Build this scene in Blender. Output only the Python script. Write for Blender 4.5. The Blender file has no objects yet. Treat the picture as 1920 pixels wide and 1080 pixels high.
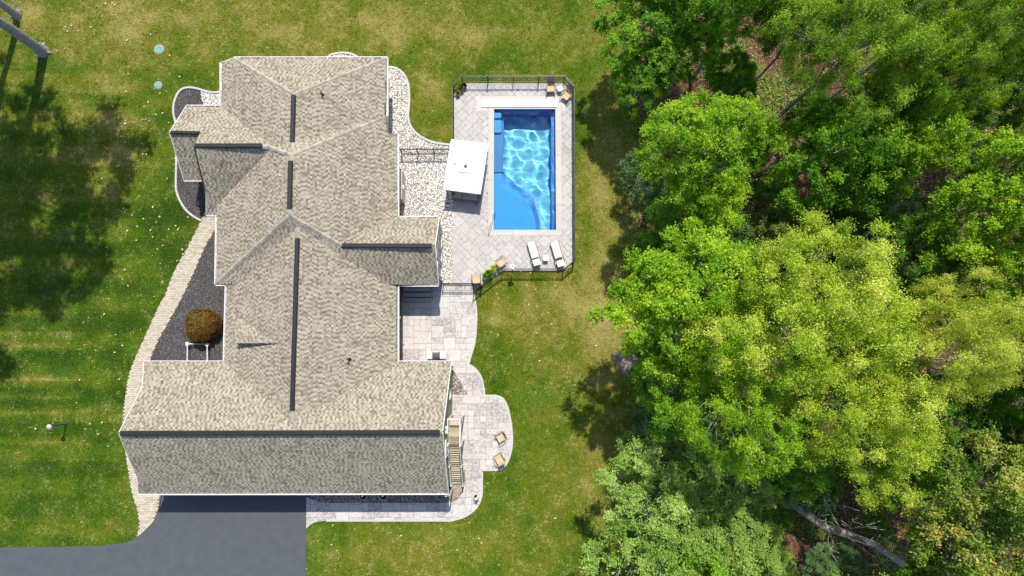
import bpy, math, random
import numpy as np
from mathutils import Vector, Matrix
from mathutils.geometry import tessellate_polygon
random.seed(7)
RNG = np.random.default_rng(11)
SC = bpy.context.scene
COL = SC.collection
# ---------------------------------------------------------------- camera, sky, sun, exposure
F_PX, H_CAM, TILT = 1280.0, 50.0, math.atan(120 / 1280)
cam = bpy.data.cameras.new('camera')
cam.sensor_width = 36.0
cam.lens = 36.0 * F_PX / 1920
cam.clip_end = 3000
cam.clip_start = 0.5
camo = bpy.data.objects.new('camera', cam)
COL.objects.link(camo)
camo.location = (0, 0, H_CAM)
camo.rotation_euler = (TILT, 0, 0)
SC.camera = camo
SUN_EL = math.radians(60)
SUN_AZ = math.atan2(0.13, 1.0)          # clockwise from +Y
world = bpy.data.worlds.new('World')
SC.world = world
world.use_nodes = True
wn = world.node_tree
bg = wn.nodes['Background']
sky = wn.nodes.new('ShaderNodeTexSky')
sky.sky_type = 'NISHITA'
sky.sun_disc = False
sky.sun_elevation = SUN_EL
sky.sun_rotation = SUN_AZ
wn.links.new(sky.outputs[0], bg.inputs[0])
bg.inputs[1].default_value = 0.15
sun = bpy.data.lights.new('sun', 'SUN')
sun.energy = 4.4
sun.angle = math.radians(0.53)
sun.color = (1.0, 0.93, 0.81)
suno = bpy.data.objects.new('sun', sun)
COL.objects.link(suno)
SV = Vector((math.sin(SUN_AZ) * math.cos(SUN_EL), math.cos(SUN_AZ) * math.cos(SUN_EL), math.sin(SUN_EL)))
suno.rotation_euler = SV.to_track_quat('Z', 'Y').to_euler()
suno.location = SV * 80
SC.view_settings.view_transform = 'Standard'
SC.view_settings.look = 'None'
SC.view_settings.exposure = 0.2
SC.view_settings.gamma = 1
SC.view_settings.use_curve_mapping = False
SC.cycles.max_bounces = 6
SC.cycles.transparent_max_bounces = 8
SC.cycles.caustics_refractive = True
SC.cycles.caustics_reflective = False
SC.cycles.use_denoising = True


# ---------------------------------------------------------------- measuring helpers
def P(px, py, z=0.0):
    """point at height z seen at this place of the photograph (survey of the plan from above)"""
    ct, st = math.cos(TILT), math.sin(TILT)
    a, b = (px - 960) / F_PX, (540 - py) / F_PX
    d = (a, st + b * ct, -ct + b * st)
    s = (z - H_CAM) / d[2]
    return Vector((d[0] * s, d[1] * s, z))


def g(px, py, z=0.0):
    p = P(px, py, z)
    return (p.x, p.y)


def smooth(pts, n=5, closed=False):
    """Catmull-Rom through the points"""
    out = []
    N = len(pts)
    rng = range(N) if closed else range(N - 1)
    for i in rng:
        p0, p1 = pts[(i - 1) % N] if closed or i > 0 else pts[i], pts[i]
        p2, p3 = pts[(i + 1) % N], pts[(i + 2) % N] if closed or i + 2 < N else pts[(i + 1) % N]
        for k in range(n):
            t = k / n
            out.append(tuple(0.5 * ((2 * p1[j]) + (-p0[j] + p2[j]) * t + (2 * p0[j] - 5 * p1[j] + 4 * p2[j] - p3[j]) * t * t
                                    + (-p0[j] + 3 * p1[j] - 3 * p2[j] + p3[j]) * t ** 3) for j in range(2)))
    if not closed:
        out.append(tuple(pts[-1]))
    return out


def clip_half(poly, a, b, c):
    """keep a*x+b*y<=c"""
    out = []
    n = len(poly)
    for i in range(n):
        p, q = poly[i], poly[(i + 1) % n]
        dp, dq = a * p[0] + b * p[1] - c, a * q[0] + b * q[1] - c
        if dp <= 0:
            out.append(p)
        if dp * dq < 0:
            t = dp / (dp - dq)
            out.append((p[0] + t * (q[0] - p[0]), p[1] + t * (q[1] - p[1])))
    return out


def clip_convex(poly, win):
    """clip poly by a convex counter-clockwise window"""
    n = len(win)
    for i in range(n):
        p, q = win[i], win[(i + 1) % n]
        ex, ey = q[0] - p[0], q[1] - p[1]
        a, b = ey, -ex
        poly = clip_half(poly, a, b, a * p[0] + b * p[1])
        if len(poly) < 3:
            return []
    return poly


def area(poly):
    return 0.5 * sum(poly[i][0] * poly[(i + 1) % len(poly)][1] - poly[(i + 1) % len(poly)][0] * poly[i][1] for i in range(len(poly)))


def ccw(poly):
    return poly if area(poly) > 0 else poly[::-1]


def inside_np(x, y, poly):
    r = np.zeros(len(x), bool)
    n = len(poly)
    for i in range(n):
        x1, y1 = poly[i]
        x2, y2 = poly[(i + 1) % n]
        if y1 == y2:
            continue
        c = ((y1 > y) != (y2 > y)) & (x < (x2 - x1) * (y - y1) / (y2 - y1) + x1)
        r ^= c
    return r


# ---------------------------------------------------------------- materials
def lin(c):
    return c


def new_mat(name):
    m = bpy.data.materials.new(name)
    m.use_nodes = True
    nt = m.node_tree
    return m, nt, nt.nodes['Principled BSDF']


def mat(name, stops, attr=0.0, noise=1.0, rand=0.0, scale=6.0, detail=4, rough=0.8, bump=0.0, bscale=30.0, spec=0.3,
        metallic=0.0, noise2=0.0, scale2=1.0, bdist=0.02, coat=0.0):
    """colour ramp driven by a sum of a vertex attribute, world-space noise and a per-object random value"""
    m, nt, bs = new_mat(name)
    N, L = nt.nodes, nt.links
    geo = N.new('ShaderNodeNewGeometry')
    bs.inputs['Roughness'].default_value = rough
    bs.inputs['Metallic'].default_value = metallic
    bs.inputs['Specular IOR Level'].default_value = spec
    if coat:
        bs.inputs['Coat Weight'].default_value = coat
    terms = []

    def term(sock, w, off=0.5):
        mm = N.new('ShaderNodeMath')
        mm.operation = 'MULTIPLY_ADD'
        mm.inputs[1].default_value = w
        mm.inputs[2].default_value = -off * w
        L.new(sock, mm.inputs[0])
        terms.append(mm.outputs[0])
    if attr:
        a = N.new('ShaderNodeAttribute')
        a.attribute_name = 'tint'
        term(a.outputs['Fac'], attr)
    if noise:
        t = N.new('ShaderNodeTexNoise')
        t.inputs['Scale'].default_value = scale
        t.inputs['Detail'].default_value = detail
        t.inputs['Roughness'].default_value = 0.65
        L.new(geo.outputs['Position'], t.inputs['Vector'])
        term(t.outputs['Fac'], noise)
    if noise2:
        t = N.new('ShaderNodeTexNoise')
        t.inputs['Scale'].default_value = scale2
        t.inputs['Detail'].default_value = 3
        L.new(geo.outputs['Position'], t.inputs['Vector'])
        term(t.outputs['Fac'], noise2)
    if rand:
        o = N.new('ShaderNodeObjectInfo')
        term(o.outputs['Random'], rand)
    if len(stops) > 1:
        acc = None
        for s in terms:
            if acc is None:
                acc = s
            else:
                ad = N.new('ShaderNodeMath')
                ad.operation = 'ADD'
                L.new(acc, ad.inputs[0])
                L.new(s, ad.inputs[1])
                acc = ad.outputs[0]
        ad = N.new('ShaderNodeMath')
        ad.operation = 'ADD'
        ad.inputs[1].default_value = 0.5
        L.new(acc, ad.inputs[0])
        r = N.new('ShaderNodeValToRGB')
        while len(r.color_ramp.elements) < len(stops):
            r.color_ramp.elements.new(0.5)
        for e, (p, c) in zip(r.color_ramp.elements, stops):
            e.position = p
            e.color = (*c, 1)
        L.new(ad.outputs[0], r.inputs[0])
        L.new(r.outputs[0], bs.inputs['Base Color'])
    else:
        bs.inputs['Base Color'].default_value = (*stops[0][1], 1)
    if bump:
        t = N.new('ShaderNodeTexNoise')
        t.inputs['Scale'].default_value = bscale
        t.inputs['Detail'].default_value = 5
        L.new(geo.outputs['Position'], t.inputs['Vector'])
        b = N.new('ShaderNodeBump')
        b.inputs['Strength'].default_value = bump
        b.inputs['Distance'].default_value = bdist
        L.new(t.outputs['Fac'], b.inputs['Height'])
        L.new(b.outputs[0], bs.inputs['Normal'])
    return m


def flat(name, c, rough=0.6, **k):
    d = tuple(min(1, x * 0.88) for x in c)
    e = tuple(min(1, x * 1.1) for x in c)
    return mat(name, [(0.3, d), (0.7, e)], rough=rough, **k)


M = {}
M['shingle'] = mat('shingle', [(0.0, (.132, .115, .090)), (0.32, (.205, .178, .14)), (0.62, (.37, .332, .262)), (1.0, (.48, .434, .348))],
                   attr=1.0, noise=0.45, scale=28, detail=3, rough=0.95, bump=0.5, bscale=90, bdist=.006, noise2=0.4, scale2=0.9, spec=.15)
M['felt'] = flat('felt', (.12, .105, .09), .95)
M['cap'] = mat('cap', [(0.2, (.30, .27, .225)), (0.8, (.46, .42, .355))], attr=.6, noise=.7, scale=20, rough=.95, bump=.4, bscale=80, bdist=.006)
M['vent_metal'] = flat('vent_metal', (.022, .022, .025), .55)
M['white_metal'] = flat('white_metal', (.80, .80, .79), .4)
M['siding'] = mat('siding', [(0.3, (.27, .255, .225)), (0.7, (.33, .31, .275))], noise=.6, scale=3, rough=.7)
M['siding_tan'] = mat('siding_tan', [(0.3, (.56, .51, .41)), (0.7, (.66, .60, .49))], noise=.6, scale=3, rough=.7)
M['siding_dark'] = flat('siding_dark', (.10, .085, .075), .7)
M['glass'] = flat('glass', (.012, .014, .018), .25, spec=.08)
M['asphalt'] = mat('asphalt', [(0.2, (.055, .062, .072)), (0.5, (.084, .092, .105)), (0.8, (.112, .121, .135))], noise=.5, scale=60, detail=6, noise2=.4,
                   scale2=1.6, rough=.85, bump=.4, bscale=140, bdist=.01)
M['slab'] = mat('slab', [(0.1, (.20, .185, .18)), (0.36, (.40, .375, .37)), (0.48, (.53, .50, .49)), (0.85, (.65, .615, .60))], noise=1.25, scale=7,
                detail=8, rand=.25, rough=.75, bump=.5, bscale=12, bdist=.02, noise2=.3, scale2=.5)
M['slab_pool'] = mat('slab_pool', [(0.1, (.29, .27, .265)), (0.36, (.42, .395, .39)), (0.55, (.50, .475, .47)), (0.9, (.61, .585, .575))], noise=1.0, scale=5.5,
                     detail=8, rand=.18, rough=.75, bump=.5, bscale=12, bdist=.02, noise2=.4, scale2=.4)
M['joint'] = flat('joint', (.30, .28, .275), .9)
M['coping'] = mat('coping', [(0.2, (.46, .435, .41)), (0.8, (.60, .57, .54))], noise=1, scale=9, detail=6, rand=.15, rough=.7, bump=.3, bscale=40)
M['curb'] = mat('curb', [(0.2, (.42, .40, .375)), (0.8, (.62, .595, .565))], noise=1, scale=5, rough=.8, bump=.3, bscale=40)
M['brick'] = mat('brick', [(0.0, (.40, .35, .27)), (0.5, (.55, .49, .395)), (1, (.68, .62, .51))], attr=.6, noise=.3, scale=15, rough=.85, bump=.3, bscale=60)
M['sand'] = flat('sand', (.17, .14, .105), .95, scale=30)
M['mulch'] = mat('mulch', [(0.2, (.035, .031, .034)), (0.8, (.10, .09, .095))], attr=.0, noise=1.4, scale=25, detail=6, rough=.95, bump=1, bscale=40, bdist=.04)
M['chip'] = mat('chip', [(0.0, (.045, .04, .04)), (0.6, (.16, .148, .148)), (1, (.32, .30, .30))], attr=1, noise=.3, scale=20, rough=.95)
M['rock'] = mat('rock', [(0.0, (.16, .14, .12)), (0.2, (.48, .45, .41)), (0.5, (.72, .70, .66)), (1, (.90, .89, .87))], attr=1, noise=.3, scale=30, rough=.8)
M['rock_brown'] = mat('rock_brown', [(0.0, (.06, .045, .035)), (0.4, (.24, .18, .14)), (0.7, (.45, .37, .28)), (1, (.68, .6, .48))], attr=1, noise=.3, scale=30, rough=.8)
M['rock_bed'] = flat('rock_bed', (.24, .225, .205), .95, scale=40)
M['black_metal'] = flat('black_metal', (.012, .012, .014), .35)
M['tan_sling'] = flat('tan_sling', (.58, .45, .27), .8, bump=.2, bscale=120)
M['brown_sling'] = flat('brown_sling', (.26, .20, .14), .8, bump=.2, bscale=120)
M['cream_sling'] = flat('cream_sling', (.74, .69, .61), .8, bump=.2, bscale=120)
M['grey_frame'] = flat('grey_frame', (.13, .13, .14), .4)
M['white_plastic'] = flat('white_plastic', (.80, .79, .77), .45)
M['canopy'] = flat('canopy', (.84, .84, .835), .75, bump=.15, bscale=6)
M['beige'] = flat('beige', (.40, .36, .32), .85, bump=.2, bscale=60)
M['steel'] = flat('steel', (.55, .56, .58), .3, metallic=.9)
M['grill_lid'] = flat('grill_lid', (.10, .105, .11), .35)
M['step_stone'] = flat('step_stone', (.42, .43, .45), .8, bump=.3, bscale=30)
M['terracotta'] = flat('terracotta', (.40, .14, .06), .8)
M['soil'] = flat('soil', (.035, .025, .018), 1)
M['deck_wood'] = mat('deck_wood', [(0.1, (.20, .16, .10)), (0.5, (.43, .38, .27)), (0.9, (.66, .61, .50))], noise=.8, scale=9, rand=.6, detail=6, rough=.85, bump=.4, bscale=30)
M['bark'] = mat('bark', [(0.2, (.17, .16, .155)), (0.8, (.46, .445, .435))], noise=1.2, scale=5, detail=8, rough=.95, bump=1, bscale=14, bdist=.06)
M['pale_bark'] = mat('pale_bark', [(0.2, (.34, .33, .31)), (0.8, (.58, .57, .54))], noise=1, scale=3, detail=6, rough=.9, bump=.6, bscale=20)
M['log'] = mat('log', [(0.2, (.20, .175, .15)), (0.8, (.46, .41, .36))], noise=1.3, scale=4, detail=8, rough=.95, bump=1, bscale=12, bdist=.06)
M['litter'] = mat('litter', [(0.15, (.025, .014, .008)), (0.45, (.095, .052, .026)), (0.85, (.25, .145, .075))], noise=1.6, scale=3.5, detail=10, rough=1, bump=1,
                  bscale=9, bdist=.1, noise2=.5, scale2=.3)
M['litter_leaf'] = mat('litter_leaf', [(0.0, (.05, .027, .014)), (0.5, (.19, .105, .052)), (1, (.44, .29, .17))], attr=1, noise=.2, rough=.9)
M['lid'] = flat('lid', (.16, .36, .37), .6)
M['post_green'] = flat('post_green', (.055, .08, .065), .5)
M['lamp_glass'] = flat('lamp_glass', (.72, .55, .58), .3)
M['shrub_wood'] = flat('shrub_wood', (.08, .06, .04), .9)
M['fallen'] = mat('fallen', [(0.0, (.42, .34, .18)), (1, (.72, .62, .44))], attr=1, noise=.2, rough=.9)
M['dark_void'] = flat('dark_void', (.008, .008, .01), .5)


def pool_mat(name, c, c2):
    return mat(name, [(0.2, c), (0.8, c2)], noise=.8, scale=2, rough=.45)


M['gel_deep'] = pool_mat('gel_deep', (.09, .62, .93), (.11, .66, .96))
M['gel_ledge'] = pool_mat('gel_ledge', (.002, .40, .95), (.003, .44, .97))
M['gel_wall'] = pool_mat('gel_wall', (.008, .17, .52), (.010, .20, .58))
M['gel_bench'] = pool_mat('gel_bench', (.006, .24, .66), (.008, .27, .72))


def leaf_mat(name, c0, c1, c2, transl=0.3):
    m, nt, bs = new_mat(name)
    N, L = nt.nodes, nt.links
    a = N.new('ShaderNodeAttribute')
    a.attribute_name = 'tint'
    r = N.new('ShaderNodeValToRGB')
    r.color_ramp.elements.new(.5)
    for e, (p, c) in zip(r.color_ramp.elements, [(0, c0), (.5, c1), (1, c2)]):
        e.position = p
        e.color = (*c, 1)
    L.new(a.outputs['Fac'], r.inputs[0])
    L.new(r.outputs[0], bs.inputs['Base Color'])
    bs.inputs['Roughness'].default_value = .45
    bs.inputs['Specular IOR Level'].default_value = .35
    tr = N.new('ShaderNodeBsdfTranslucent')
    L.new(r.outputs[0], tr.inputs[0])
    mx = N.new('ShaderNodeMixShader')
    mx.inputs[0].default_value = transl
    L.new(bs.outputs[0], mx.inputs[1])
    L.new(tr.outputs[0], mx.inputs[2])
    L.new(mx.outputs[0], N['Material Output'].inputs[0])
    return m


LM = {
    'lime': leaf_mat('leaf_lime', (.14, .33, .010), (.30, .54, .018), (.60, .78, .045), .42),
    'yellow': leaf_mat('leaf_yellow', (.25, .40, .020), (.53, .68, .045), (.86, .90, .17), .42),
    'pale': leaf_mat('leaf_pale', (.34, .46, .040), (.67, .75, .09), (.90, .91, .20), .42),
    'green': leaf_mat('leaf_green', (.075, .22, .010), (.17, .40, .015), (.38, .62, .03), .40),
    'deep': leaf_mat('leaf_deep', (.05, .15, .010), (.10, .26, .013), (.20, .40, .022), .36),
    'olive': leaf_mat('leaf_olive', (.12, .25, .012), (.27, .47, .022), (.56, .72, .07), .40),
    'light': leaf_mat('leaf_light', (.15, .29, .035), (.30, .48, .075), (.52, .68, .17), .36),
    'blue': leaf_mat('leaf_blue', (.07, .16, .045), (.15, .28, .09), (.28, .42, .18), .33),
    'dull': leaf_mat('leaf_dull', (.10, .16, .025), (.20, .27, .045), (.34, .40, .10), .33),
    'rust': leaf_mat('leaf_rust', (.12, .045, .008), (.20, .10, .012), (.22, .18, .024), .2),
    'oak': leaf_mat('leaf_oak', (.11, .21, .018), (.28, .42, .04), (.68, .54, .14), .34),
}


# ---------------------------------------------------------------- mesh builder and object helpers
class MB:
    def __init__(s):
        s.v, s.f, s.t = [], [], []

    def add(s, vs, fs, tint=.5):
        o = len(s.v)
        s.v += [tuple(v) for v in vs]
        s.f += [tuple(i + o for i in f) for f in fs]
        s.t += [tint] * len(vs)

    def box(s, c, d, rz=0.0, tint=.5, m=None):
        """box centre c, full size d"""
        hx, hy, hz = d[0] / 2, d[1] / 2, d[2] / 2
        vs = [Vector((x, y, z)) for x in (-hx, hx) for y in (-hy, hy) for z in (-hz, hz)]
        R = m if m is not None else Matrix.Rotation(rz, 3, 'Z')
        vs = [R @ v + Vector(c) for v in vs]
        s.add(vs, [(0, 1, 3, 2), (4, 6, 7, 5), (0, 4, 5, 1), (2, 3, 7, 6), (0, 2, 6, 4), (1, 5, 7, 3)], tint)
        return s

    def bar(s, a, b, w, h, tint=.5):
        """box beam from a to b, w wide, h high"""
        a, b = Vector(a), Vector(b)
        d = b - a
        L = d.length
        x = d.normalized()
        up = Vector((0, 0, 1)) if abs(x.z) < .99 else Vector((0, 1, 0))
        y = up.cross(x).normalized()
        z = x.cross(y)
        R = Matrix((x, y, z)).transposed()
        return s.box((a + b) / 2, (L, w, h), m=R, tint=tint)

    def prism(s, poly, z0, z1, tint=.5, bottom=False):
        poly = ccw(list(poly))
        n = len(poly)
        vs = [(x, y, z1) for x, y in poly] + [(x, y, z0) for x, y in poly]
        fs = [tuple(range(n))] + [(i, n + i, n + (i + 1) % n, (i + 1) % n) for i in range(n)]
        if bottom:
            fs.append(tuple(range(2 * n - 1, n - 1, -1)))
        s.add(vs, fs, tint)
        return s

    def sheet(s, poly, z):
        poly = ccw(list(poly))
        tri = tessellate_polygon([[Vector((x, y, 0)) for x, y in poly]])
        fs = []
        for t in tri:
            a, b, c = [poly[i] for i in t]
            fs.append(t if (b[0] - a[0]) * (c[1] - a[1]) - (b[1] - a[1]) * (c[0] - a[0]) > 0 else t[::-1])
        s.add([(x, y, z) for x, y in poly], fs)
        return s

    def tube(s, pts, rad, n=7, cap=True, tint=.5):
        pts = [Vector(p) for p in pts]
        if not hasattr(rad, '__len__'):
            rad = [rad] * len(pts)
        o = len(s.v)
        ref = Vector((0, 0, 1))
        vs, fs = [], []
        for i, p in enumerate(pts):
            d = (pts[min(i + 1, len(pts) - 1)] - pts[max(i - 1, 0)]).normalized()
            if i == 0:
                ref = Vector((0, 0, 1)) if abs(d.z) < .9 else Vector((1, 0, 0))
            u = (ref - d * ref.dot(d)).normalized()
            w = d.cross(u)
            ref = u
            for k in range(n):
                a = 2 * math.pi * k / n
                vs.append(p + (u * math.cos(a) + w * math.sin(a)) * rad[i])
        for i in range(len(pts) - 1):
            for k in range(n):
                fs.append((i * n + k, i * n + (k + 1) % n, (i + 1) * n + (k + 1) % n, (i + 1) * n + k))
        if cap:
            fs.append(tuple(range(n - 1, -1, -1)))
            fs.append(tuple((len(pts) - 1) * n + k for k in range(n)))
        s.add(vs, fs, tint)
        return s

    def lathe(s, c, prof, n=14, tint=.5):
        """profile [(r,z)...] about the vertical through c"""
        vs, fs = [], []
        for r, z in prof:
            for k in range(n):
                a = 2 * math.pi * k / n
                vs.append((c[0] + r * math.cos(a), c[1] + r * math.sin(a), c[2] + z))
        for i in range(len(prof) - 1):
            for k in range(n):
                fs.append((i * n + k, i * n + (k + 1) % n, (i + 1) * n + (k + 1) % n, (i + 1) * n + k))
        fs.append(tuple(range(n - 1, -1, -1)))
        fs.append(tuple((len(prof) - 1) * n + k for k in range(n)))
        s.add(vs, fs, tint)
        return s

    def build(s, name, m, parent=None, smooth_=False, bevel=0.0, kind=None):
        off = Vector((0, 0, 0))
        p = parent
        while p is not None:
            off += p.location
            p = p.parent
        me = bpy.data.meshes.new(name)
        me.from_pydata([(v[0] - off.x, v[1] - off.y, v[2] - off.z) for v in s.v], [], s.f)
        at = me.attributes.new('tint', 'FLOAT', 'POINT')
        at.data.foreach_set('value', s.t)
        me.materials.append(m)
        if smooth_:
            me.polygons.foreach_set('use_smooth', [True] * len(me.polygons))
        me.update()
        o = bpy.data.objects.new(name, me)
        COL.objects.link(o)
        o.parent = parent
        if bevel:
            b = o.modifiers.new('bevel', 'BEVEL')
            b.width = bevel
            b.segments = 2
            b.limit_method = 'ANGLE'
        if kind:
            o['kind'] = kind
        return o


def fast_mesh(name, V, T, tint, m, parent=None, kind=None):
    """numpy verts (n,3), faces (k,3 or 4)"""
    me = bpy.data.meshes.new(name)
    V = np.asarray(V, np.float32)
    T = np.asarray(T, np.int32)
    k = T.shape[1]
    me.vertices.add(len(V))
    me.vertices.foreach_set('co', V.ravel())
    me.loops.add(T.size)
    me.loops.foreach_set('vertex_index', T.ravel())
    me.polygons.add(len(T))
    me.polygons.foreach_set('loop_start', np.arange(0, T.size, k, dtype=np.int32))
    me.update(calc_edges=True)
    at = me.attributes.new('tint', 'FLOAT', 'POINT')
    at.data.foreach_set('value', np.asarray(tint, np.float32))
    me.materials.append(m)
    o = bpy.data.objects.new(name, me)
    COL.objects.link(o)
    o.parent = parent
    if kind:
        o['kind'] = kind
    return o


def tag(o, label, cat, group=None):
    o['label'] = label
    o['category'] = cat
    if group:
        o['group'] = group
    return o


def thing(name, label, cat, loc=(0, 0, 0), group=None):
    o = bpy.data.objects.new(name, None)
    COL.objects.link(o)
    o.location = loc
    o.empty_display_size = .3
    return tag(o, label, cat, group)


def struct(o, label=None):
    o['kind'] = 'structure'
    if label:
        o['label'] = label
    return o


def copy_tree(o, parent=None):
    c = o.copy()
    COL.objects.link(c)
    c.parent = parent
    for ch in list(o.children):
        copy_tree(ch, c)
    return c


# ---------------------------------------------------------------- plan outlines (ground)
POOL = [g(926, 431), g(1041, 431), g(1041, 205), g(926, 205)]
PX0, PY0 = g(926, 431)
PX1, PY1 = g(1041, 205)
deck_out = [g(852, 532), g(852, 178), g(870, 157), g(1056, 157), g(1074, 178), g(1074, 487), g(1068, 500), g(1056, 508), g(945, 508), g(930, 514), g(902, 538), g(848, 533)]
deck_out = [g(847.5, 532), g(852, 270), g(852, 178), g(870, 157), g(1056, 157), g(1074, 178), g(1075, 487), g(1069, 500), g(1056, 508),
            g(945, 508), g(928, 516), g(900, 538), g(890, 545), g(887, 532)]
patio_out = [g(748, 533), g(886, 533), g(888, 551)] + smooth([g(888, 551), g(893, 580), g(893, 612), g(890, 642), g(885, 660), g(879, 681)], 4)[1:] + \
    smooth([g(879, 681), g(893, 692), g(904, 712), g(908.5, 741)], 4)[1:] + [g(878, 741), g(850, 694), g(850, 686), g(748, 686)]
round_out = [g(847, 741)] + smooth([g(930, 741), g(944, 748), g(954, 772), g(960, 815), g(958, 845), g(950, 868), g(938, 880), g(925, 881)], 4) + [g(847, 881)]
walk_out = [g(868, 881), g(904, 881), g(904, 905)] + smooth([g(904, 905), g(903, 930), g(893, 952), g(872, 968), g(846, 976)], 4)[1:] + \
    [g(610, 976)] + smooth([g(610, 976), g(588, 980), g(574.5, 991)], 3)[1:] + [g(574.5, 930)] + \
    smooth([g(574.5, 930), g(590, 938), g(612, 942.5)], 3)[1:] + [g(843, 942.5)] + smooth([g(843, 942.5), g(858, 935), g(868, 920), g(872, 900), g(872, 881)], 3)[1:]
brick_left = smooth([g(384, 399), g(376, 416), g(354, 460), g(337, 490), g(322, 520), g(310, 553), g(299, 572), g(283, 607), g(268, 640), g(250, 680), g(241, 707), g(236, 740), g(231, 775), g(231, 805), g(236, 850),
                     g(246, 915), g(258, 958), g(261, 985), g(257, 1006)], 3)
brick_right = smooth([g(409, 402), g(404, 430), g(386, 462), g(360, 520), g(340, 562), g(319, 600), g(297, 640), g(281, 680), g(274, 720), g(270, 800), g(280, 900), g(300, 926)], 4)
brick_end = smooth([g(300, 928), g(297, 955), g(284, 983), g(257, 1007)], 4)
brick_out = brick_left + brick_end[::-1][1:] + brick_right[::-1]
asph_edge = smooth([g(300, 926), g(297, 955), g(284, 983), g(257, 1007), g(230, 1018), g(180, 1023), g(90, 1025), g(0, 1026), g(-260, 1027), g(-900, 1030)], 5)
asphalt_out = asph_edge + [g(-900, 1250), g(574.5, 1250), g(574.5, 900), g(300, 900)]
mulch_main = [g(408, 402), g(406, 530), g(425, 540), g(440, 690), g(277, 690), g(281, 680), g(297, 640), g(319, 600), g(340, 562), g(360, 520), g(386, 462), g(404, 430)]
mulch_left = smooth([g(376, 170), g(352, 166), g(338, 173), g(329, 190), g(327, 212), g(332, 240)], 4) + \
    smooth([g(332, 320), g(333, 360), g(346, 388), g(362, 404), g(376, 412), g(384, 400)], 4) + [g(420, 380), g(420, 205), g(383, 205)]
rock_nw = smooth([g(376, 170), g(390, 173), g(402, 175), g(425, 171)], 3) + [g(425, 215), g(383, 205)]
rock_n = smooth([g(610, 112), g(620, 104), g(636, 100.5), g(655, 101), g(668, 106), g(676, 112)], 4) + [g(676, 135), g(610, 135)]
rock_e = smooth([g(728, 127), g(744, 130), g(758, 142), g(766, 162), g(767, 190), g(765, 218), g(770, 236), g(785, 253), g(806, 264), g(828, 269), g(853, 271)], 4) + \
    [g(849.5, 531), g(826, 531), g(826, 408), g(745, 408), g(735, 270), g(715, 262), g(715, 127)]
rock_s = smooth([g(576, 926), g(590, 938), g(612, 942)], 3) + [g(843, 942), g(843, 915), g(576, 915)]
rock_tri = [g(849, 695), g(877, 740), g(849, 740)]
rock_stair = [g(866, 882), g(872, 882), g(872, 900), g(868, 920), g(858, 935), g(843, 942), g(843, 905), g(866, 905)]
corner_mulch = [g(276, 915), g(304, 915), g(304, 932), g(299, 945), g(288, 932)]
forest_edge = smooth([g(1215, -120), g(1195, 60), g(1190, 180), g(1215, 260), g(1212, 330), g(1200, 430), g(1195, 520), g(1215, 620), g(1205, 700), g(1225, 790), g(1240, 880), g(1250, 960), g(1250, 1080), g(1240, 1250)], 4)
forest_out = forest_edge + [(130, -60), (130, 80)]
def ev(px, py, dx=0.0, dy=0.0):
    p = P(px, py, 3.3)
    return (p.x + dx, p.y + dy)


XE_A, XE_B, XE_E, XE_D, XE_G = g(729, 0)[0], g(749, 300)[0], g(829, 470)[0], g(753, 600)[0], g(847.5, 800)[0]
w_ = .3
HOUSE = [(XE_A, ev(0, 109, 0, -w_)[1]), (XE_A, ev(0, 250, 0, -w_)[1]), (XE_B, ev(0, 251, 0, -w_)[1]), (XE_B, ev(0, 407, 0, -w_)[1]), (XE_E, ev(0, 407, 0, -w_)[1]), (XE_E, ev(0, 534, 0, w_)[1]),
         (XE_D, ev(0, 534, 0, w_)[1]), (XE_D, ev(0, 679, 0, -w_)[1]), (XE_G, ev(0, 679, 0, -w_)[1]), (XE_G, ev(0, 925, 0, w_)[1]), ev(260, 925, w_, w_), (ev(260, 925, w_)[0], ev(0, 679, 0, -w_)[1]),
         (ev(423, 600, w_)[0], ev(0, 679, 0, -w_)[1]), (ev(423, 600, w_)[0], ev(0, 533, 0, w_)[1]), (ev(405, 500, w_)[0], ev(0, 533, 0, w_)[1]), (ev(405, 500, w_)[0], ev(0, 402, 0, w_)[1]),
         (ev(387, 402, w_)[0], ev(0, 402, 0, w_)[1]), (ev(387, 402, w_)[0], ev(0, 337, 0, w_)[1]), (ev(347, 337, w_)[0], ev(0, 337, 0, w_)[1]), (ev(347, 337, w_)[0], ev(0, 200, 0, -w_)[1]),
         (ev(415, 200, w_)[0], ev(0, 200, 0, -w_)[1]), (ev(415, 117, w_)[0], ev(0, 109, 0, -w_)[1])]
PAVED = [deck_out, patio_out, round_out, walk_out, brick_out, asphalt_out, mulch_main, mulch_left, rock_nw, rock_n, rock_e, rock_s, rock_tri, rock_stair, HOUSE]


# ---------------------------------------------------------------- lawn
def px_of(x, y):
    """world plan -> photo coordinates of ground points (numpy)"""
    ct, st = math.cos(TILT), math.sin(TILT)
    dz = -H_CAM
    w = y * st - dz * ct
    return 960 + F_PX * x / w, 540 - F_PX * (y * ct + dz * st) / w


def blob(px, py, cx, cy, sx, sy):
    return np.exp(-(((px - cx) / sx) ** 2 + ((py - cy) / sy) ** 2))


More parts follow.
